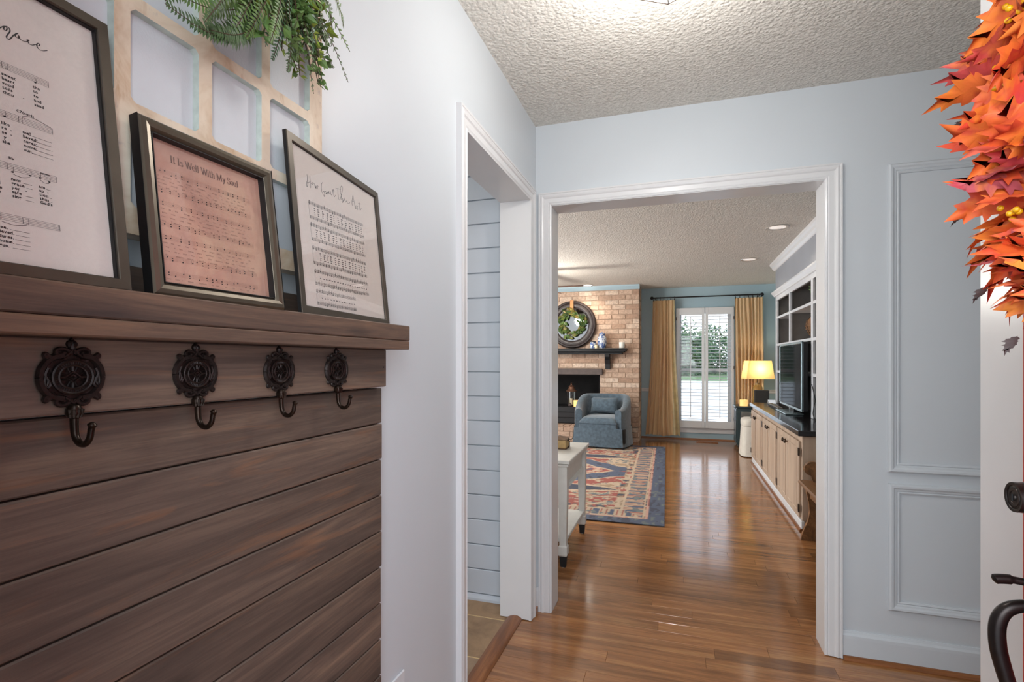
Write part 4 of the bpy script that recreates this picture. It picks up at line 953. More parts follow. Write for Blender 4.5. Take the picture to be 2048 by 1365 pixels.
# ------------------------------------------------------------------ living room ceiling: downlights, fan
def can(x, y, lit, label):
    t_ = thing('downlight', label, 'downlight', (x, y, ZC), 'recessed lights in the living room ceiling')
    MB('can_trim').lathe([(.072, ZC - .001), (.095, ZC - .001), (.098, ZC - .006), (.088, ZC - .010), (.074, ZC - .006), (.072, ZC - .001)], (x, y, 0), 28).build('trim_ring', t_, smooth=True)
    MB('bulb_on' if lit else 'bulb_dim').lathe([(.0001, ZC - .012), (.045, ZC - .008), (.070, ZC - .003)], (x, y, 0), 24).build('lens', t_, smooth=True)
can(.83, 5.05, 0, 'larger looking recessed downlight in living room ceiling, nearer the doorway'); can(.78, 6.55, 0, 'small recessed downlight farther back above the shelving run'); can(-1.36, 8.02, 1, 'brightly lit recessed light next to the fan blade tip')
fan = thing('ceiling_fan', 'ceiling fan with brown wooden blades, one blade tip showing beside the doorway', 'ceiling fan', (-1.80, 6.50, ZC))
q = MB('bronze'); q.lathe([(.07, ZC), (.065, ZC - .04), (.015, ZC - .05), (.015, ZC - .12), (.09, ZC - .13), (.11, ZC - .18), (.10, ZC - .25), (.06, ZC - .28)], (-1.8, 6.5, 0), 24); q.build('motor', fan, smooth=True)
MB('white_ceramic').lathe([(.06, 2.16), (.10, 2.14), (.11, 2.10), (.07, 2.06), (.0001, 2.05)], (-1.8, 6.5, 0), 20).build('light_bowl', fan, smooth=True)
for k in range(5):
    a = 2 * PI * k / 5 + .02; ca, sa = math.cos(a), math.sin(a); q = MB('blade')
    def bp(r_, w_, h_): return (-1.8 + r_ * ca - w_ * sa, 6.5 + r_ * sa + w_ * ca, 2.215 + h_ + w_ * .22)
    o2 = [(.16, -.045), (.40, -.062), (.60, -.068), (.645, -.050), (.655, 0), (.645, .050), (.60, .068), (.40, .062), (.16, .045)]
    vs = [bp(r_, w_, .004) for r_, w_ in o2] + [bp(r_, w_, -.004) for r_, w_ in o2]; n = len(o2)
    q.add(vs, [tuple(range(n)), tuple(range(2 * n - 1, n - 1, -1))] + [(i, (i + 1) % n, n + (i + 1) % n, n + i) for i in range(n)]); q.build('blade', fan)

# ------------------------------------------------------------------ shutters, rod, curtains
lv = None
for x0, x1, a0, a1 in ((-.036, .394, .019, .350), (.402, .820, .446, .784)):
    lab = 'white plantation shutter panel beside the darker gold curtain' if x0 < 0 else 'white plantation shutter panel nearest the table lamp'
    sh = thing('window_shutter', lab, 'shutter', ((x0 + x1) / 2, 8.70, .19), 'plantation shutters over the far window')
    for xa, xb in ((x0, a0), (a1, x1)): MB('trim').cbox(xa, 8.685, .19, xb, 8.715, 2.10, .003).build('stile', sh)
    MB('trim').cbox(a0, 8.686, 1.988, a1, 8.714, 2.10, .002).build('rail', sh); MB('trim').cbox(a0, 8.686, .19, a1, 8.714, .304, .002).build('rail', sh)
    n = 32; me = None
    for k in range(n):
        z_ = .304 + (k + .5) * (1.684 / n)
        if me is None:
            q = MB('trim'); pr = [(-.022, .0), (-.015, .0035), (0, .0045), (.015, .0035), (.022, 0), (.015, -.0035), (0, -.0045), (-.015, -.0035)]
            ti = -.10; w_ = a1 - a0 - .004
            q.prism([(a * math.cos(ti) - b * math.sin(ti), a * math.sin(ti) + b * math.cos(ti)) for a, b in pr], 'x', -w_ / 2, w_ / 2)
            o = q.build('louver', sh, local=True); me = o.data
        else:
            o = bpy.data.objects.new('louver', me); COL.objects.link(o); o.parent = sh
        o.location = ((a0 + a1) / 2 - (x0 + x1) / 2, 0, z_ - .19)
    MB('trim').cbox((a0 + a1) / 2 - .006, 8.664, .36, (a0 + a1) / 2 + .006, 8.675, 1.96, .002).build('tilt_rod', sh)
    for z_ in (.35, 1.15, 1.93):
        hx = x0 if x0 < 0 else x1; MB('bronze').cbox(hx - .006, 8.68, z_ - .025, hx + .006, 8.722, z_ + .025, .001).build('hinge', sh)
rod = thing('curtain_rod', 'black curtain rod with ball finials above the far window', 'curtain rod', (.39, 8.66, 2.275))
MB('blackpaint').tube([(-.395, 8.655, 2.273), (1.20, 8.655, 2.273)], .010, 8).build('rod', rod, smooth=True)
for x in (-.41, 1.215): MB('blackpaint').lathe([(.027 * math.sin(PI * i / 8) + .0001, -.027 * math.cos(PI * i / 8)) for i in range(9)], (x, 8.655, 2.273), 12).build('finial', rod, smooth=True)
for x in (-.36, 1.17): MB('blackpaint').tube([(x, YW, 2.25), (x, 8.66, 2.25), (x, 8.655, 2.262)], .006, 6).build('bracket', rod)
def curtain(label, xt0, xt1, xb0, xb1, z0, nf, flare, lining):
    t_ = thing('curtain', label, 'curtain', ((xt0 + xt1) / 2, 8.64, z0), 'gold curtains')
    nx, nz = 96, 34; zt = 2.228; vs = []
    for j in range(nz + 1):
        f = j / nz; z_ = zt + (z0 - zt) * f; w0 = xt0 + (xb0 - xt0) * flare(f); w1 = xt1 + (xb1 - xt1) * flare(f)
        for i in range(nx + 1):
            u = i / nx; amp = .020 + .020 * min(1, f * 2); ph = 2 * PI * nf * (u + .02 * math.sin(5 * f + u * 7)); 
            hem = .008 * math.sin(u * 9) if j == nz else 0
            vs.append((w0 + (w1 - w0) * u + .006 * math.sin(ph * .5 + 1), 8.632 + amp * math.sin(ph) * (.7 + .3 * math.sin(u * 13 + 1)) + .003 * math.sin(2 * ph + f * 4), z_ + hem))
    fs = [(j * (nx + 1) + i, j * (nx + 1) + i + 1, (j + 1) * (nx + 1) + i + 1, (j + 1) * (nx + 1) + i) for j in range(nz) for i in range(nx)]
    q = MB('curtain', 'lining'); q.add(vs, fs)
    if lining:
        for k, f_ in enumerate(fs):
            j, i = divmod(k, nx)
            if i > nx * (.88 - .10 * j / nz): q.mi[k] = 1
    q.build('curtain_panel', t_, smooth='all', recalc=False)
    for k in range(7):
        x = xt0 + .015 + (xt1 - xt0 - .03) * k / 6
        MB('blackpaint').tube([(x, 8.655 + .019 * math.cos(2 * PI * i / 14), 2.267 + .019 * math.sin(2 * PI * i / 14)) for i in range(15)], .0028, 5, caps=False).build('curtain_ring', t_, smooth=True)
        MB('blackpaint').cbox(x - .005, 8.644, 2.218, x + .005, 8.656, 2.249, .002).build('ring_clip', t_)
curtain('gold silk curtain gathered between the brick corner and the shutters', -.400, -.050, -.512, .030, .060, 7, lambda f: f ** 1.5 * 1.0 + .0, True)
curtain('gold curtain glowing behind the table lamp', .825, 1.222, .835, 1.23, .06, 8, lambda f: min(1, f * 4), False)

# ------------------------------------------------------------------ mantel wall
mt = thing('mantel_shelf', 'black painted mantel shelf with corbels on the brick fireplace', 'mantel', (-1.75, 8.0, 1.36))
q = MB('blackpaint')
for (xr, yf, z0, z1) in ((-.752, 7.975, 1.430, 1.452), (-.765, 7.990, 1.405, 1.430), (-.790, 8.02, 1.385, 1.405), (-.825, 8.06, 1.360, 1.385)): q.cbox(-2.75, yf, z0, xr, by - .004, z1, .004)
q.build('shelf', mt)
for x in (-1.095, -2.50):
    q = MB('blackpaint'); q.prism([(by - .004, 1.36), (by - .13, 1.36), (by - .125, 1.32), (by - .085, 1.27), (by - .06, 1.20), (by - .055, 1.13), (by - .004, 1.13)], 'x', x, x + .075); q.build('corbel', mt)
q = MB('lintel'); q.cbox(-2.42, by - .06, 1.037, -1.14, by - .004, 1.135, .005); tag(q.build('fireplace_lintel'), 'brownish grey beam across the top of the firebox', 'beam')
led = MB('blackpaint'); led.cbox(-2.33, 8.14, .255, -1.215, 8.62, .523, .004); ld = thing('firebox_ledge', 'black slatted box filling the lower firebox under the lantern', 'fireplace box', (-1.8, 8.3, .25))
led.build('box', ld)
for k in range(3): MB('blackpaint').cbox(-2.33, 8.125, .262 + k * .088, -1.215, 8.138, .342 + k * .088, .004).build('slat', ld)

def ball(q, c, r, n=12, sz=1.0, mi=0): q.lathe([(r * math.sin(PI * i / n) + .0001, -r * sz * math.cos(PI * i / n)) for i in range(n + 1)], c, n, mi=mi)
lt_ = thing('lantern', 'copper topped glass lantern standing inside the firebox', 'lantern', (-1.66, 8.29, .525)); cx, cy, z0 = -1.66, 8.29, .5235
MB('iron').lathe([(.075, 0), (.078, .012), (.06, .02)], (cx, cy, z0), 6).build('base', lt_)
for k in range(6):
    a = PI / 3 * k; MB('iron').tube([(cx + .06 * math.cos(a), cy + .06 * math.sin(a), z0 + .015), (cx + .068 * math.cos(a), cy + .068 * math.sin(a), z0 + .24)], .004, 5).build('post', lt_)
MB('glass').lathe([(.054, z0 + .02), (.061, z0 + .238)], (cx, cy, 0), 6).build('glass', lt_)
MB('copper').lathe([(.088, .235), (.092, .245), (.07, .262), (.05, .29), (.045, .305), (.05, .312), (.03, .33), (.012, .345), (.010, .36), (.016, .368), (.002, .378)], (cx, cy, z0), 12).build('roof', lt_, smooth=True)
MB('candle').lathe([(.026, .02), (.026, .12), (.001, .122)], (cx, cy, z0), 12).build('candle', lt_, smooth=True)
cn = thing('pillar_candle', 'glowing yellow pillar candle beside the lantern', 'candle', (-1.565, 8.19, .5235))
MB('flame').lathe([(.040, .0), (.042, .095), (.034, .10), (.001, .088)], (-1.565, 8.19, .5235), 16).build('wax', cn, smooth=True)
pk = thing('stone_gourd', 'small grey gourd in front of the lantern', 'ornament', (-1.655, 8.155, .5235)); q = MB('lintel')
ball(q, (-1.655, 8.155, .5235 + .0255), .031, 12, .8); q.build('body', pk, smooth=True); MB('stem').tube([(-1.655, 8.155, .569), (-1.652, 8.155, .586)], .004, 6).build('stem', pk)

mr = thing('round_mirror', 'round dark framed mirror leaning on the mantel behind the magnolia wreath', 'mirror', (-1.62, 8.16, 1.455)); mc = (-1.62, 0, 1.838)
q = MB('mirror_frame'); q.lathe([(.262, 8.168), (.262, 8.150), (.275, 8.140), (.31, 8.134), (.335, 8.139), (.345, 8.130), (.365, 8.132), (.380, 8.150), (.380, 8.190), (.262, 8.190), (.262, 8.168)], mc, 48, 'y'); q.build('frame', mr, smooth=True)
MB('mirror').lathe([(.0001, 8.164), (.264, 8.164), (.264, 8.170), (.0001, 8.170)], mc, 40, 'y').build('mirror_glass', mr)
mw = thing('magnolia_wreath', 'green magnolia leaf wreath hung over the round mirror by a tan ribbon', 'wreath', (-1.62, 8.11, 1.60)); RM = random.Random(8)
MB('stem').tube([(-1.62 + .17 * math.cos(2 * PI * k / 24), 8.118, 1.85 + .17 * math.sin(2 * PI * k / 24)) for k in range(25)], .010, 6, caps=False).build('twig_ring', mw)
MB('ribbon').cbox(-1.648, 8.112, 2.00, -1.592, 8.115, 2.226, .001).build('ribbon', mw)
for k in range(84):
    a = 2 * PI * k / 84 + RM.uniform(-.08, .08); r_ = .17 + RM.uniform(-.045, .045); p = Vector((-1.62 + r_ * math.cos(a), 8.105, 1.85 + r_ * math.sin(a)))
    d = Vector((-math.sin(a) * RM.uniform(.5, 1) + math.cos(a) * RM.uniform(-.8, .8), RM.uniform(-.45, -.05), math.cos(a) * RM.uniform(.5, 1) + math.sin(a) * RM.uniform(-.8, .8))).normalized()
    s_ = d.cross(Vector((RM.uniform(-.5, .5), -1, RM.uniform(-.5, .5)))).normalized(); nn = s_.cross(d); l = RM.uniform(.07, .10); w_ = l * .24
    q = MB('magnolia'); q.add([p, p + d * l * .3 + s_ * w_, p + d * l * .7 + s_ * w_ * .9, p + d * l, p + d * l * .7 - s_ * w_ * .9, p + d * l * .3 - s_ * w_, p + d * l * .35 - nn * .008, p + d * l * .7 - nn * .009],
        [(0, 1, 6), (1, 2, 7, 6), (2, 3, 7), (3, 4, 7), (4, 5, 6, 7), (5, 0, 6)], RM.random()); q.build('leaf', mw, recalc=False)
g1 = thing('ginger_jar', 'tall blue and white porcelain jar on the mantel', 'jar', (-1.135, 8.09, 1.452))
MB('porcelain').lathe([(.045, 0), (.056, .02), (.068, .06), (.070, .13), (.064, .175), (.045, .195), (.038, .205)], (-1.135, 8.09, 1.4525), 24).build('body', g1, smooth=True)
MB('porcelain').lathe([(.043, .198), (.046, .203), (.045, .228), (.030, .240), (.008, .244), (.010, .252), (.001, .258)], (-1.135, 8.09, 1.4525), 20).build('lid', g1, smooth=True)
g2 = thing('small_jar', 'small patterned blue and white jar with dark lid on the mantel', 'jar', (-1.275, 8.07, 1.452))
MB('porcelain').lathe([(.040, 0), (.046, .01), (.047, .085), (.043, .095)], (-1.275, 8.07, 1.4525), 20).build('body', g2, smooth=True)
MB('foot').lathe([(.043, .096), (.046, .099), (.046, .110), (.001, .112)], (-1.275, 8.07, 1.4525), 20).build('lid', g2, smooth=True)
g3 = thing('votive_candle', 'short cream candle between the two patterned jars', 'candle', (-1.215, 8.03, 1.452)); MB('candle').lathe([(.026, 0), (.027, .045), (.024, .048), (.001, .044)], (-1.215, 8.03, 1.4525), 16).build('wax', g3, smooth=True); MB('foot').tube([(-1.215, 8.03, 1.495), (-1.215, 8.03, 1.506)], .001, 4).build('wick', g3)
g4 = thing('jar_candle', 'white ceramic candle alone near the mantel end', 'candle', (-.83, 8.07, 1.452)); MB('white_ceramic').lathe([(.038, 0), (.042, .005), (.043, .088), (.040, .092), (.036, .080), (.001, .078)], (-.83, 8.07, 1.4525), 20).build('cup', g4, smooth=True); MB('foot').tube([(-.83, 8.07, 1.53), (-.83, 8.07, 1.545)], .001, 4).build('wick', g4)

# ------------------------------------------------------------------ swivel chair
ch_ = thing('barrel_chair', 'slate blue skirted barrel armchair beside the fireplace', 'armchair', (-1.075, 7.765, 0.0105), rz=rad(-4))
path = smoothpath([(-.335, -.36, 0), (-.375, -.22, 0), (-.400, .0, 0), (-.375, .17, 0), (-.27, .30, 0), (-.10, .355, 0), (.10, .355, 0), (.27, .30, 0), (.375, .17, 0), (.400, .0, 0), (.375, -.22, 0), (.335, -.36, 0)], 4)
N = len(path)
def shell(q, zlo, th, top, prof_out=0.0):
    rings = []
    for i, p in enumerate(path):
        d = (path[min(i + 1, N - 1)] - path[max(i - 1, 0)]).normalized(); n_ = Vector((d.y, -d.x, 0))   # inward
        if n_.dot(Vector((0, 0, 0)) - p) < 0: n_ = -n_
        zt = top(i / (N - 1), p); r_ = th / 2; ring = [p - n_ * prof_out + Vector((0, 0, zlo))]
        for k in range(7):
            a = PI * k / 6; ring.append(p + n_ * (r_ - r_ * math.cos(a)) + Vector((0, 0, zt - r_ + r_ * math.sin(a))))
        ring.append(p + n_ * th + Vector((0, 0, zlo))); rings.append(ring)
    k = len(rings[0]); vs = [v_ for r_ in rings for v_ in r_]
    fs = [(i * k + j, i * k + (j + 1) % k, (i + 1) * k + (j + 1) % k, (i + 1) * k + j) for i in range(N - 1) for j in range(k)] + [tuple(range(k)), tuple((N - 1) * k + j for j in range(k))]
    q.add(vs, fs)
def topf(s_, p):
    f = min(1, max(0, (p.y + .30) / .55)); return .555 + .185 * (f * f * (3 - 2 * f))
q = MB('chair'); shell(q, .26, .105, topf); q.build('arm_and_back', ch_, smooth=True, local=True, bevel=.006)
# seat band + cushion
seat = [(-.27, -.385), (.27, -.385), (.29, -.3), (.30, .0), (.24, .22), (-.24, .22), (-.30, 0), (-.29, -.3)]
q = MB('chair'); q.prism(seat, 'z', .27, .345); q.build('seat_base', ch_, local=True, bevel=.012)
q = MB('chair'); nx, ny = 14, 14; vs = []
for j in range(ny + 1):
    for i in range(nx + 1):
        x = -.272 + .544 * i / nx; y_ = -.392 + .60 * j / ny; e = (1 - abs(2 * i / nx - 1) ** 4) * (1 - abs(2 * j / ny - 1) ** 4); vs.append((x, y_, .345 + .018 + .085 * e ** .35))
b_ = len(vs); vs += [(v_[0], v_[1], .346) for v_ in vs]
fs = [(j * (nx + 1) + i, j * (nx + 1) + i + 1, (j + 1) * (nx + 1) + i + 1, (j + 1) * (nx + 1) + i) for j in range(ny) for i in range(nx)]
edge = [i for i in range(nx + 1)] + [j * (nx + 1) + nx for j in range(1, ny + 1)] + [ny * (nx + 1) + i for i in range(nx - 1, -1, -1)] + [j * (nx + 1) for j in range(ny - 1, 0, -1)]
fs += [(edge[k], edge[(k + 1) % len(edge)], b_ + edge[(k + 1) % len(edge)], b_ + edge[k]) for k in range(len(edge))]
q.add(vs, fs); q.build('seat_cushion', ch_, smooth=True, local=True)
# pleated skirt
sk = smoothpath([(-.345, -.375, 0), (-.17, -.392, 0), (0, -.395, 0), (.17, -.392, 0), (.345, -.375, 0)], 5) + smoothpath([(.352, -.36, 0), (.39, -.2, 0), (.41, .0, 0), (.385, .18, 0), (.28, .31, 0), (.10, .366, 0), (-.10, .366, 0), (-.28, .31, 0), (-.385, .18, 0), (-.41, 0, 0), (-.39, -.2, 0), (-.352, -.36, 0)], 4)
q = MB('chair'); n = len(sk); vs = []
for z_, fl in ((.285, 0), (.16, .010), (.022, .022)):
    for i, p in enumerate(sk): c_ = p.normalized(); w_ = .004 * math.sin(i * 1.1) * (fl / .02); vs.append((p.x + c_.x * (fl + w_), p.y + c_.y * (fl + w_), z_))
fs = [(j * n + i, j * n + (i + 1) % n, (j + 1) * n + (i + 1) % n, (j + 1) * n + i) for j in range(2) for i in range(n)]
q.add(vs, fs); q.build('skirt', ch_, smooth=True, local=True, recalc=False)
q = MB('foot'); q.prism([(-.16, -.16), (.16, -.16), (.16, .16), (-.16, .16)], 'z', 0.001, .27); q.build('swivel_base', ch_, local=True)
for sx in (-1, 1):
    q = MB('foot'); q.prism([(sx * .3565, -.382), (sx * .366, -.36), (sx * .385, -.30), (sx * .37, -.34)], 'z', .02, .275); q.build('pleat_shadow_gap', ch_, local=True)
q = MB('chair'); vs = []; nx, nz = 12, 9
for sgn in (-1, 1):
    for j in range(nz + 1):
        for i in range(nx + 1):
            u, v_ = 2 * i / nx - 1, 2 * j / nz - 1; e = max(0, (1 - u ** 4) * (1 - v_ ** 4)) ** .5
            pin = 1 - .06 * (1 - abs(v_)) * abs(u) ** 3; x = .205 * u * pin; z_ = .125 * v_ * (1 - .10 * (1 - abs(u))) ; y_ = sgn * .055 * e
            vs.append((x, .085 + y_ * .97 + z_ * .30, .575 + z_ * .95 + y_ * -.25))
m_ = (nx + 1) * (nz + 1); fs = [(o_ + j * (nx + 1) + i, o_ + j * (nx + 1) + i + 1, o_ + (j + 1) * (nx + 1) + i + 1, o_ + (j + 1) * (nx + 1) + i) for o_ in (0, m_) for j in range(nz) for i in range(nx)]
q.add(vs, fs); pl = q.build('lumbar_pillow', None, smooth=True, local=True); pl.location = ch_.location; pl.rotation_euler = (0, 0, rad(-4))
tag(pl, 'slate blue rectangular lumbar pillow resting in the barrel armchair', 'pillow')

# ------------------------------------------------------------------ rug
rg = thing('area_rug', 'blue, rust and cream patterned area rug on the oak floor', 'rug', (-1.4, 5.9, 0), rz=rad(1.2))
import numpy as np
wR, lR = 2.75, 3.74; nx, ny = 250, 330
uu = (np.arange(nx + 1) / nx)[None, :] * wR; vv = (np.arange(ny + 1) / ny)[:, None] * lR
U = np.broadcast_to(uu, (ny + 1, nx + 1)); V = np.broadcast_to(vv, (ny + 1, nx + 1))
s_ = wR - U; tt = V - lR / 2; rs_ = np.random.RandomState(3)
def vn(fx, fy, seed, octv=3):
    out = np.zeros_like(U)
    for o_ in range(octv):
        r_ = np.random.RandomState(seed + o_); gx, gy = int(wR * fx * 2 ** o_) + 3, int(lR * fy * 2 ** o_) + 3; G = r_.rand(gy, gx)
        X_ = U * fx * 2 ** o_; Y_ = V * fy * 2 ** o_; xi, yi = X_.astype(int), Y_.astype(int); xf_, yf_ = X_ - xi, Y_ - yi; xf_ = xf_ * xf_ * (3 - 2 * xf_); yf_ = yf_ * yf_ * (3 - 2 * yf_)
        out += (G[yi, xi] * (1 - xf_) * (1 - yf_) + G[yi, xi + 1] * xf_ * (1 - yf_) + G[yi + 1, xi] * (1 - xf_) * yf_ + G[yi + 1, xi + 1] * xf_ * yf_) * .5 ** o_
    return out / (2 - .5 ** (octv - 1))
n1, n2_, n3 = vn(6, 6, 10), vn(14, 14, 30), vn(30, 10, 50)
c_ = lambda r, g, b: np.array(rgb(r, g, b)[:3])
cream, rust, blue, navy, tan, pink, teal_ = c_(206, 178, 146), c_(168, 74, 58), c_(72, 88, 116), c_(52, 62, 84), c_(170, 140, 104), c_(212, 160, 138), c_(110, 122, 122)
C = np.zeros((ny + 1, nx + 1, 3)); C[:] = cream
def put(mask, col): C[mask] = col
S1 = s_.copy(); S1 = np.where(U < s_, U, s_); edge_y = lR / 2 - np.abs(tt); e = np.minimum(S1, edge_y)
j1 = (n1 - .5) * .10; at = np.abs(tt); z1 = .035 * (np.abs(((S1 * 9) % 2) - 1) - .5)
cx_ = S1 - .46 + j1 * .3
# field: cream with rust and blue flecks
put(n1 + .25 * n2_ > .64, rust); put((n2_ > .60) & (n1 < .5), tan); put((n2_ < .36) & (n1 < .52), teal_); put((n1 + .2 * n2_ > .83), pink)
stripe = np.abs(((at * 6 + 2.0 * n1) % 1) - .5); put((stripe < .14) & (at > .75), rust); put((stripe > .44) & (at > .8), cream); put((stripe > .47) & (at > 1.0), teal_)
# blue arms with pointed ends and medallion ring
arm = (np.abs(at - .86 - j1 * .5) < .105 * np.clip((S1 - .42) / .35, 0, 1)); halo = (np.abs(at - .86 - j1 * .5) < .15 * np.clip((S1 - .36) / .35, 0, 1)); put(halo, cream); put(arm, navy)
outer = at < np.clip((cx_ + .30) * .78, 0, .70) + z1; ring_c = at < np.clip((cx_ + .33) * .78, 0, .75) + z1; inner_c = at < np.clip((cx_ - .06) * .78, 0, .52) + z1; inner = at < np.clip((cx_ - .12) * .78, 0, .47) + z1
put(ring_c, cream); put(outer, blue); put(outer & (n3 > .66), navy); put(inner_c, cream); put(inner, rust); put(inner & (n2_ > .62), pink); put(inner & (n2_ < .34), blue); put(inner & (n1 > .62) & (n2_ > .45), cream)
# border bands
eb = e + (n2_ - .5) * .012
b1 = eb < .42; put(b1, tan * .9); put(b1 & (n2_ > .55), cream); put(b1 & (n2_ < .40), navy); put(b1 & (n3 > .64), rust)
per = np.where(S1 < edge_y, V, U); cell = np.abs(((per * 7.5) % 1) - .5)
bm_ = (eb > .175) & (eb < .33); put(bm_, cream * .92); put(bm_ & (cell < .17 + .25 * (n2_ - .5)), blue); put(bm_ & (np.abs(cell - .34) < .05), rust); put(bm_ & (n2_ > .66), teal_)
put(np.abs(eb - .345) < .008, cream); put(np.abs(eb - .165) < .008, cream); put((eb < .150), pink); put(eb < .132, c_(150, 74, 62)); put(e < .125, blue); put((e < .125) & (n3 > .62), navy); put((e < .125) & (n3 < .30), teal_)
C *= (.86 + .28 * n3)[:, :, None]; C = C * .88 + C.mean(axis=2, keepdims=True) * .16
me = bpy.data.meshes.new('pile'); X0_, Y0_ = 1.26 - wR, -lR / 2
co = np.zeros(((ny + 1) * (nx + 1), 3)); co[:, 0] = (U + X0_).ravel(); co[:, 1] = (V + Y0_).ravel(); co[:, 2] = .009
ii = (np.arange(ny)[:, None] * (nx + 1) + np.arange(nx)[None, :]).ravel(); fcs = np.stack([ii, ii + 1, ii + nx + 2, ii + nx + 1], 1)
me.vertices.add(len(co)); me.vertices.foreach_set('co', co.ravel()); me.loops.add(fcs.size); me.loops.foreach_set('vertex_index', fcs.ravel()); me.polygons.add(len(fcs)); me.polygons.foreach_set('loop_start', np.arange(0, fcs.size, 4)); me.update(calc_edges=True)
ca = me.color_attributes.new('Col', 'FLOAT_COLOR', 'POINT'); buf = np.ones(((ny + 1) * (nx + 1), 4), dtype=np.float32); buf[:, :3] = np.clip(C, 0, 1).reshape(-1, 3); ca.data.foreach_set('color', buf.ravel())
me.materials.append(M['rug']); o = bpy.data.objects.new('woven_field', me); COL.objects.link(o); o.parent = rg
q = MB('counter'); q.cbox(X0_, Y0_, .001, X0_ + wR, Y0_ + lR, .0085, .002); q.build('rug_backing', rg, local=True)

# ------------------------------------------------------------------ white console table
ct = thing('console_table', 'off white console table with black tipped legs just through the doorway', 'table', (-1.25, 3.42, 0))
tx1, ty0, ty1, zt = -.622, 3.045, 3.775, .655; tx0 = -1.85
q = MB('console'); q.cbox(tx0, ty0, zt - .022, tx1, ty1, zt, .004).cbox(tx0 + .008, ty0 + .008, zt - .040, tx1 - .008, ty1 - .008, zt - .022, .004); q.build('top', ct)
q = MB('console'); q.cbox(tx0 + .04, ty0 + .045, .475, tx1 - .042, ty1 - .045, zt - .040, .002); q.build('apron', ct)
q = MB('console'); q.prism([(tx1 - .042, .475), (tx1 - .030, .470), (tx1 - .022, .478), (tx1 - .030, .490), (tx1 - .042, .494)], 'y', ty0 + .07, ty1 - .07); q.build('apron_bead', ct)
q = MB('console'); q.cbox(tx0 + .03, ty0 + .05, .148, tx1 - .03, ty1 - .05, .170, .003); q.build('low_shelf', ct)
for x in (tx0 + .02, tx1 - .072):
    for y_ in (ty0 + .018, ty1 - .070):
        q = MB('console'); w_ = .052
        def ringz(h, z_): return [(x + w_ / 2 - h, y_ + w_ / 2 - h, z_), (x + w_ / 2 + h, y_ + w_ / 2 - h, z_), (x + w_ / 2 + h, y_ + w_ / 2 + h, z_), (x + w_ / 2 - h, y_ + w_ / 2 + h, z_)]
        hs = [(.027, zt - .040), (.027, .45), (.0215, .20), (.0205, .135), (.027, .128), (.027, .078), (.022, .070)]
        vs = [p for h, z_ in hs for p in ringz(h, z_)]; fs = [(4 * i + k, 4 * i + (k + 1) % 4, 4 * i + 4 + (k + 1) % 4, 4 * i + 4 + k) for i in range(len(hs) - 1) for k in range(4)] + [(0, 1, 2, 3), tuple(len(vs) - 4 + k for k in range(4))]
        q.add(vs, fs); lg = q.build('leg', ct); q = MB('foot'); vs = ringz(.021, .070) + ringz(.016, .004); q.add(vs, [(0, 1, 5, 4), (1, 2, 6, 5), (2, 3, 7, 6), (3, 0, 4, 7), (0, 1, 2, 3), (4, 5, 6, 7)]); q.build('foot_cap', lg, label='black tapered foot')
        MB('white_ceramic').lathe([(.012, 0.0005), (.014, .002), (.012, .004)], (x + w_ / 2, y_ + w_ / 2, 0), 10).build('glide', lg)
bk = thing('leather_book', 'thick brown leather journal with a cord tie lying on the white console', 'book', (-.80, 3.50, zt + .001))
q = MB('pages'); q.cbox(-.93, 3.44, zt + .006, -.727, 3.56, zt + .062, .004, .5); q.build('page_block', bk)
q = MB('book'); q.cbox(-.935, 3.432, zt + .001, -.722, 3.566, zt + .006, .002); q.build('cover', bk)
q = MB('book'); vs = [(-.935, 3.432, zt + .064), (-.722, 3.432, zt + .064), (-.722, 3.566, zt + .064), (-.935, 3.566, zt + .064), (-.88, 3.47, zt + .082), (-.78, 3.48, zt + .085), (-.79, 3.53, zt + .083), (-.88, 3.53, zt + .080)]
q.add(vs, [(0, 1, 5, 4), (1, 2, 6, 5), (2, 3, 7, 6), (3, 0, 4, 7), (4, 5, 6, 7), (3, 2, 1, 0)]); q.build('cover', bk)
q = MB('foot'); q.tube(smoothpath([(-.719, 3.50, zt + .004), (-.716, 3.505, zt + .035), (-.722, 3.50, zt + .068), (-.705, 3.49, zt + .060), (-.685, 3.475, zt + .078)], 4), .003, 5); q.tube([(-.720, 3.53, zt + .01), (-.714, 3.50, zt + .05), (-.722, 3.46, zt + .062)], .0025, 5); q.build('cord_tie', bk)
vt = thing('floor_vent', 'wooden floor vent in the oak boards under the far window', 'vent', (.42, 8.47, 0)); 
q = MB('oak_trim_x'); q.cbox(.262, 8.41, .0006, .575, 8.43, .009, .002).cbox(.262, 8.50, .0006, .575, 8.52, .009, .002).cbox(.262, 8.43, .0006, .28, 8.50, .009, .002).cbox(.557, 8.43, .0006, .575, 8.50, .009, .002); q.build('vent_frame', vt)
for k in range(12): MB('oak_trim_x').box(.284 + k * .0232, 8.43, .0006, .294 + k * .0232, 8.50, .007).build('vent_slat', vt)

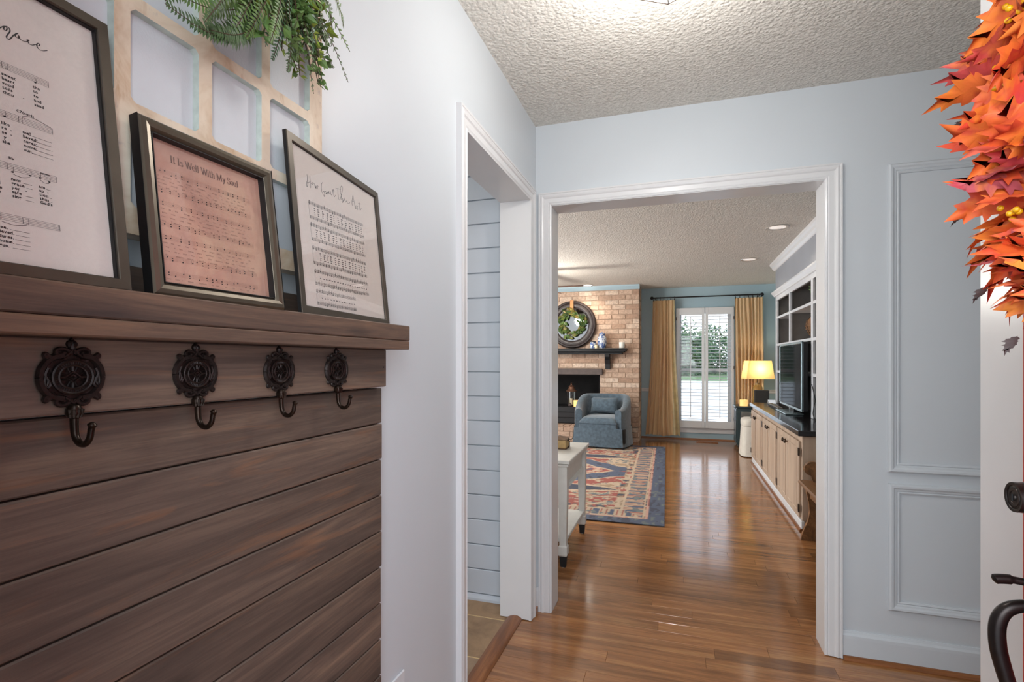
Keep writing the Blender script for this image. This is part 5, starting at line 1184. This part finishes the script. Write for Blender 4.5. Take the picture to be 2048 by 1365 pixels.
# ------------------------------------------------------------------ built-in along the right wall
bc = thing('base_cabinet', 'distressed cream base cabinet run with paired doors and dark knobs', 'cabinet', (1.18, 5.62, 0))
q = MB('cream_cab'); q.cbox(.870, 4.285, .075, 1.515, 6.96, .700, .002).box(.885, 4.30, 0.001, 1.515, 6.95, .075); q.build('carcass', bc)
q = MB('trim'); q.cbox(.862, 4.280, .0, .885, 6.965, .07, .004); q.build('toe_board', bc)
q = MB('oak_trim'); q.prism([(.862, .001), (.862, .018), (.853, .015), (.846, .005), (.846, .001)], 'y', 4.265, 6.96); q.prism([(.862, .001), (1.51, .001), (1.51, .018), (.862, .018)], 'y', 4.262, 4.279); q.build('shoe_moulding', bc)
for (a, mid, b) in ((4.315, 4.757, 5.185), (5.225, 5.650, 6.050), (6.105, 6.520, 6.935)):
    for k, (y0, y1) in enumerate(((a, mid - .002), (mid + .002, b))):
        q = MB('cream_cab'); q.cbox(.851, y0, .09, .868, y1, .655, .003, R.random())
        fr_ = .045; dr = q.build('door', bc)
        q = MB('cream_cab'); q.sweep([(0, 0), (0, .003), (.006, .004), (.010, 0)], [(y0 + fr_, .09 + fr_), (y1 - fr_, .09 + fr_), (y1 - fr_, .655 - fr_), (y0 + fr_, .655 - fr_)], lambda p, z_, h: (.851 - h, p, z_), True); q.build('door_bead', dr)
        ky = mid + (.045 if k else -.045)
        q = MB('brass_dark'); q.lathe([(.006, .851), (.006, .838), (.017, .833), (.018, .826), (.012, .820), (.001, .819)], (0, ky, .600), 12, 'x'); q.build('knob', dr, smooth=True)
        hy = b + .006 if k else a - .006
        for z_ in (.16, .58): MB('brass_dark').cbox(.846, hy - .012, z_ - .03, .856, hy + .012, z_ + .03, .002).build('hinge', dr)
co_ = MB('counter'); co_.cbox(.838, 4.255, .7015, 1.518, 6.985, .742, .004); tag(co_.build('countertop'), 'glossy black countertop over the cream cabinets', 'countertop')
bs = thing('bookcase', 'white and charcoal built in shelving above the black counter', 'bookcase', (1.32, 5.6, .743)); xf = 1.13
q = MB('case_back'); q.box(1.500, 4.28, .7435, 1.512, 6.99, 2.05); q.build('back_panel', bs)
for y0, y1 in ((6.915, 6.99), (6.135, 6.195), (5.155, 5.225), (4.285, 4.355)):
    MB('case_white').cbox(xf, y0, .7435, xf + .022, y1, 1.985, .002).build('stile', bs); MB('case_back').box(xf + .022, (y0 + y1) / 2 - .012, .7435, 1.50, (y0 + y1) / 2 + .012, 2.04).build('divider', bs)
MB('case_white').cbox(xf, 4.285, 1.985, xf + .022, 6.99, 2.055, .002).build('top_rail', bs)
MB('case_back').box(xf + .022, 4.285, 2.035, 1.50, 6.99, 2.055).build('top_panel', bs)
for (y0, y1) in ((6.195, 6.915), (5.225, 6.135), (4.355, 5.155)):
    for z_ in (1.130, 1.450, 1.775): MB('case_white').cbox(xf + .001, y0 + .0005, z_ - .014, 1.499, y1 - .0005, z_ + .014, .002).build('shelf', bs)
q = MB('trim'); q.prism([(xf, 2.035), (xf - .012, 2.040), (xf - .018, 2.052), (xf - .042, 2.078), (xf - .045, 2.092), (xf, 2.095)], 'y', 4.28, 7.03); q.build('crown', bs)
q = MB('case_grey'); q.box(xf, 4.28, 2.0555, 1.52, 6.995, ZC); struct(q.build('soffit'))
q = MB('trim'); q.prism([(xf, ZC), (xf - .060, ZC), (xf - .055, ZC - .02), (xf - .035, ZC - .035), (xf - .028, ZC - .055), (xf - .008, ZC - .075), (xf, ZC - .080)], 'y', 4.28, 7.05); struct(q.build('trim_8'))

tv = thing('television', 'flat television with silver bezel standing on the black counter', 'television', (1.08, 5.73, .743)); ty0, ty1, z0, z1 = 5.21, 6.25, .800, 1.430
q = MB('tv_body'); q.cbox(1.060, ty0, z0, 1.105, ty1, z1, .006); q.build('body', tv)
q = MB('tv_bezel')
for a in ((ty0 - .004, z0 - .004, ty1 + .004, z0 + .016), (ty0 - .004, z1 - .016, ty1 + .004, z1 + .004), (ty0 - .004, z0, ty0 + .014, z1), (ty1 - .014, z0, ty1 + .004, z1)): q.cbox(1.050, a[0], a[1], 1.068, a[2], a[3], .003)
q.build('bezel', tv)
MB('tv_screen').box(1.053, ty0 + .014, z0 + .016, 1.060, ty1 - .014, z1 - .016).build('screen', tv)
MB('tv_body').cbox(1.070, 5.66, .75, 1.10, 5.80, .81, .004).build('neck', tv)
q = MB('tv_bezel'); q.cbox(.965, 5.47, .7432, 1.125, 5.99, .755, .005); q.build('stand_base', tv)
sb = thing('soundbar', 'slim taupe bar lying on the counter beneath the television', 'soundbar', (1.02, 6.3, .743)); MB('soundbar').cbox(.985, 6.0, .7432, 1.04, 6.62, .768, .006).build('housing', sb); MB('foot').cbox(.9835, 6.01, .748, .985, 6.61, .763, .0005).build('grille', sb)
cw = MB('foot'); cw.tube(smoothpath([(1.12, 5.15, 1.05), (1.135, 5.10, .92), (1.115, 5.08, .80), (1.12, 5.03, .752), (1.10, 4.95, .7475)], 5), .0035, 5); tag(cw.build('power_cable'), 'black cable hanging behind the television', 'cable')
pc = (1.26, 5.42, 1.7895)
pp = thing('potted_plant', 'bushy green plant in a mottled pot on the upper shelf', 'plant', pc)
MB('porcelain').lathe([(.050, 0), (.066, .04), (.070, .085), (.064, .100), (.056, .098), (.055, .085), (.001, .085)], pc, 16).build('pot', pp, smooth=True)
q = MB('fern_b', 'fern_a'); RP = random.Random(2)
for k in range(190):
    d = Vector((RP.uniform(-1, 1), RP.uniform(-1, 1), RP.uniform(-.1, 1.2))).normalized(); p = Vector(pc) + Vector((0, 0, .10)) + d * RP.uniform(.02, .10); s2 = d.cross(Vector((RP.uniform(-1, 1), RP.uniform(-1, 1), .3))).normalized(); l = RP.uniform(.025, .04)
    q.add([p, p + d * l * .5 + s2 * l * .3, p + d * l, p + d * l * .5 - s2 * l * .3], [(0, 1, 2, 3)], .5, k % 2)
q.build('foliage', pp, recalc=False, stuff=True)
pc = (1.27, 6.32, 1.7895)
pp = thing('small_plant', 'tiny greenery tuft on the shelf in the farthest bay', 'plant', pc); MB('basket').lathe([(.030, 0), (.038, .035), (.034, .037), (.001, .03)], pc, 12).build('pot', pp, smooth=True)
q = MB('fern_b')
for k in range(60):
    d = Vector((RP.uniform(-1, 1), RP.uniform(-1, 1), RP.uniform(0, 1))).normalized(); p = Vector(pc) + Vector((0, 0, .035)) + d * RP.uniform(.0, .03); s2 = d.cross(Vector((RP.uniform(-1, 1), RP.uniform(-1, 1), .3))).normalized(); l = .02
    q.add([p, p + d * l * .5 + s2 * l * .3, p + d * l, p + d * l * .5 - s2 * l * .3], [(0, 1, 2, 3)])
q.build('foliage', pp, recalc=False, stuff=True)
# cream framed panel and woven ball/basket on the middle shelf
cp = thing('cream_panel', 'cream panelled board leaning at the back of the middle shelf', 'decor', (1.42, 5.6, 1.4645))
q = MB('pages'); q.cbox(1.40, 5.34, 1.4650, 1.42, 6.02, 1.755, .003); q.build('board', cp)
for y0, y1 in ((5.96, 6.02), (5.34, 5.40), (5.86, 5.90)): MB('console').cbox(1.375, y0, 1.4650, 1.399, y1, 1.755, .004).build('pilaster', cp)
bkp = thing('woven_basket', 'round woven rattan basket on the middle shelf', 'basket', (1.24, 5.42, 1.4645)); bc0 = (1.25, 5.42, 1.4645)
q = MB('basket'); q.lathe([(.06, 0), (.10, .02), (.145, .08), (.155, .125), (.145, .17), (.10, .215), (.06, .228)], bc0, 24, sx=.75); q.build('body', bkp, smooth=True)
for k in range(9): 
    r_ = [.085, .115, .140, .152, .157, .150, .135, .11, .085][k]; z_ = .012 + k * .0255; MB('basket').tube([(bc0[0] + r_ * .76 * math.cos(2 * PI * i / 24), bc0[1] + r_ * 1.01 * math.sin(2 * PI * i / 24), bc0[2] + z_) for i in range(25)], .0045, 5, caps=False).build('hoop', bkp)
for k in range(8):
    a = 2 * PI * k / 8 + .2; MB('stem').tube([(bc0[0] + r_ * .78 * math.cos(a), bc0[1] + r_ * 1.04 * math.sin(a), bc0[2] + z_) for r_, z_ in ((.10, .02), (.145, .08), (.158, .125), (.148, .17), (.10, .215))], .0035, 4).build('rib', bkp)

# ------------------------------------------------------------------ corner: side table, lamp, candle, box, stool
st = thing('side_table', 'dark teal side table with mirrored door panels in the corner', 'side table', (1.05, 8.33, 0))
q = MB('teal_table'); q.cbox(.81, 8.15, .03, 1.30, 8.52, .570, .004).cbox(.83, 8.17, .001, 1.28, 8.50, .03, .002); q.build('body', st)
q = MB('teal_table'); q.cbox(.785, 8.125, .570, 1.325, 8.545, .597, .006); q.build('top', st)
for y0, y1 in ((8.165, 8.33), (8.34, 8.505)):
    MB('teal_table').cbox(.800, y0, .06, .8095, y1, .55, .003).build('door', st); MB('glass').box(.7985, y0 + .03, .12, .7998, y1 - .03, .52).build('mirrored_panel', st)
for x0, x1 in ((.82, 1.05), (1.06, 1.29)): MB('teal_table').cbox(x0, 8.140, .06, x1, 8.1495, .55, .003).build('door', st); MB('mirror').box(x0 + .04, 8.1385, .12, x1 - .04, 8.1398, .52).build('mirrored_panel', st)
lp = thing('table_lamp', 'lit table lamp with rectangular pale shade and glass base', 'lamp', (1.115, 8.38, .597)); cx, cy = 1.115, 8.38
def frust(q, z0, z1, w0, w1, dp0, dp1, ang=0):
    ca, sa = math.cos(ang), math.sin(ang); vs = []
    for z_, w_, d_ in ((z0, w0, dp0), (z1, w1, dp1)):
        for a, b in ((-w_, -d_), (w_, -d_), (w_, d_), (-w_, d_)): vs.append((cx + a * ca - b * sa, cy + a * sa + b * ca, z_))
    q.add(vs, [(0, 1, 5, 4), (1, 2, 6, 5), (2, 3, 7, 6), (3, 0, 4, 7)])
q = MB('shade'); frust(q, .991, 1.258, .195, .160, .130, .105, rad(12)); q.build('lamp_shade', lp, recalc=False)
q = MB('bronze'); q.lathe([(.055, .597), (.055, .612), (.02, .62)], (cx, cy, 0), 16); q.tube([(cx, cy, .86), (cx, cy, 1.03)], .006, 6); q.build('fitting', lp, smooth=True)
MB('amber_glass').lathe([(.066, .622), (.070, .64), (.070, .86), (.050, .895), (.022, .905), (.022, .93)], (cx, cy, 0), 20).build('glass_base', lp, smooth=True)
MB('bulb_on').lathe([(.028 * math.sin(PI * i / 8) + .0001, 1.085 - .03 * math.cos(PI * i / 8)) for i in range(9)], (cx, cy, 0), 12).build('bulb', lp, smooth=True)
lamp('table_lamp_light', 'POINT', (cx, cy, 1.13), 5.0, (1.0, 0.86, 0.64), .03)
c2 = thing('short_candle', 'short peach candle on the side table edge', 'candle', (.905, 8.20, .597)); MB('flame').lathe([(.055, 0), (.056, .088), (.050, .092), (.001, .086)], (.905, 8.20, .5975), 20).build('wax', c2, smooth=True); MB('foot').tube([(.905, 8.20, .68), (.905, 8.20, .70)], .0012, 4).build('wick', c2)
bx = thing('cloth_speaker', 'charcoal cloth covered box in front of the lamp base', 'speaker', (1.14, 8.20, .597)); MB('speaker').cbox(1.045, 8.15, .5975, 1.235, 8.24, .835, .008).build('housing', bx); MB('foot').cbox(1.047, 8.147, .5975, 1.233, 8.150, .612, .001).build('base_strip', bx)
sd = thing('small_display', 'small tilted grey display at the far end of the black counter', 'display', (1.06, 6.86, .742)); q = MB('soundbar'); q.prism([(6.80, .7432), (6.90, .7432), (6.86, .79)], 'x', 1.02, 1.11); q.build('stand', sd); q = MB('screen_blue'); q.add([(1.025, 6.801, .747), (1.105, 6.801, .747), (1.105, 6.853, .787), (1.025, 6.853, .787)], [(0, 1, 2, 3)]); q.build('screen', sd)
so = thing('skirted_stool', 'white slipcovered stool between the cabinet end and the window', 'stool', (.99, 7.49, 0))
q = MB('white_fabric'); n = 48; vs = []
def rr_(k): 
    a = 2 * PI * k / n; c_, s2 = math.cos(a), math.sin(a); p = (abs(c_) ** 5 + abs(s2) ** 5) ** (-1 / 5); return c_ * p, s2 * p
for z_, sc_ in ((.400, .184), (.25, .190), (.012, .205)):
    for k in range(n): a, b = rr_(k); w_ = 1 + .02 * math.sin(k * 1.9) * (1 if z_ < .3 else .2); vs.append((.985 + a * sc_ * w_, 7.495 + b * sc_ * w_, z_))
q.add(vs, [(j * n + k, j * n + (k + 1) % n, (j + 1) * n + (k + 1) % n, (j + 1) * n + k) for j in range(2) for k in range(n)]); q.build('skirt', so, smooth='all', recalc=False)
q = MB('white_fabric'); vs = []
for z_, sc_ in ((.398, .184), (.41, .188), (.460, .188), (.485, .182), (.500, .150), (.505, .0001)):
    for k in range(n): a, b = rr_(k); vs.append((.985 + a * sc_, 7.495 + b * sc_, z_))
q.add(vs, [(j * n + k, j * n + (k + 1) % n, (j + 1) * n + (k + 1) % n, (j + 1) * n + k) for j in range(5) for k in range(n)] + [tuple(range(n))]); q.build('cushion', so, smooth='all')
for a, b in ((-1, -1), (1, -1), (1, 1), (-1, 1)): MB('foot').tube([(.985 + a * .13, 7.495 + b * .13, 0.0005), (.985 + a * .13, 7.495 + b * .13, .39)], .014, 8).build('leg', so)

# ------------------------------------------------------------------ bench beside the cabinet
be = thing('wooden_bench', 'honey oak bench with scroll armrest and curved end board beside the cabinet', 'bench', (1.15, 3.5, 0))
def endboard(y_):
    L = [(.818, 0.001), (.822, .03), (.838, .08), (.862, .14), (.872, .20), (.866, .27), (.853, .33), (.850, .385)]
    out = L + [(1.46, .385), (1.46, 0.001)] ; out = [(a, b) for a, b in out]
    q = MB('bench'); q.prism(out, 'y', y_, y_ + .03); q.build('end_board', be)
    q = MB('bench'); ar = [(.905, .385), (.888, .425), (.880, .455)] + [(.897 + .060 * math.cos(a), .500 + .052 * math.sin(a)) for a in [PI * 1.25 - i * PI / 8 for i in range(13)]] + [(1.02, .47), (1.46, .60), (1.46, .385)]
    q.prism(ar, 'y', y_ + .0, y_ + .034); q.build('armrest', be, smooth=True)
endboard(4.06); endboard(2.95)
q = MB('bench'); q.cbox(.808, 2.90, .386, 1.47, 4.12, .412, .008); q.build('seat', be)
q = MB('bench'); q.cbox(1.455, 2.93, .413, 1.475, 4.11, .80, .006); q.build('backrest', be)
q = MB('bench'); q.cbox(.87, 2.99, .30, .89, 4.05, .385, .004); q.build('front_rail', be)

# ------------------------------------------------------------------ outdoors: trees beyond the drive
RT = random.Random(12)
def tree(x, y, h, w, label, open_=0.0):
    t_ = thing('garden_tree', label, 'tree', (x, y, -.15), 'trees beyond the driveway'); MB('bark').tube([(x, y, -.15), (x + .1, y, h * .5), (x, y + .1, h * .8)], [.16, .1, .04], 7).build('trunk', t_)
    q = MB('tree'); 
    for k in range(3400):
        d = Vector((RT.gauss(0, 1), RT.gauss(0, 1), RT.gauss(0, 1))).normalized() * (RT.random() ** .45)
        lump = 1 + .22 * math.sin(d.x * 7 + x) * math.cos(d.z * 6); p = Vector((x + d.x * w * lump, y + d.y * w * .7, h * .40 - .1 + d.z * h * .56 * lump))
        if p.z < 0: p.z = abs(p.z)
        if open_ and p.z > h * .66 and RT.random() < open_: continue
        a = Vector((RT.uniform(-1, 1), RT.uniform(-1, 1), RT.uniform(-1, 1))).normalized(); b = a.orthogonal().normalized(); s2 = RT.uniform(.16, .34)
        q.add([p, p + a * s2 + b * s2 * .4, p + a * s2 * 1.6, p + a * s2 - b * s2 * .4], [(0, 1, 2, 3)], RT.random())
    q.build('foliage', t_, recalc=False, stuff=True)
for i, (x, y, h, w, l_) in enumerate([(-9, 52, 5.2, 3.8, 'rounded green tree seen through the slats by the darker curtain'), (-4.6, 60, 5.4, 3.8, 'broad tree second from the darker curtain in the window view'), (.3, 50, 5.6, 2.9, 'taller thin topped tree in the window view'), (2.9, 58, 5.6, 3.3, 'low dense tree between the taller trees outside'), (7.4, 50, 4.9, 2.9, 'bushy tree outside nearest the lamp in the window view'), (11.8, 59, 5.6, 3.8, 'outermost tree outside beyond the lamp')]): tree(x, y, h, w, l_, .72)
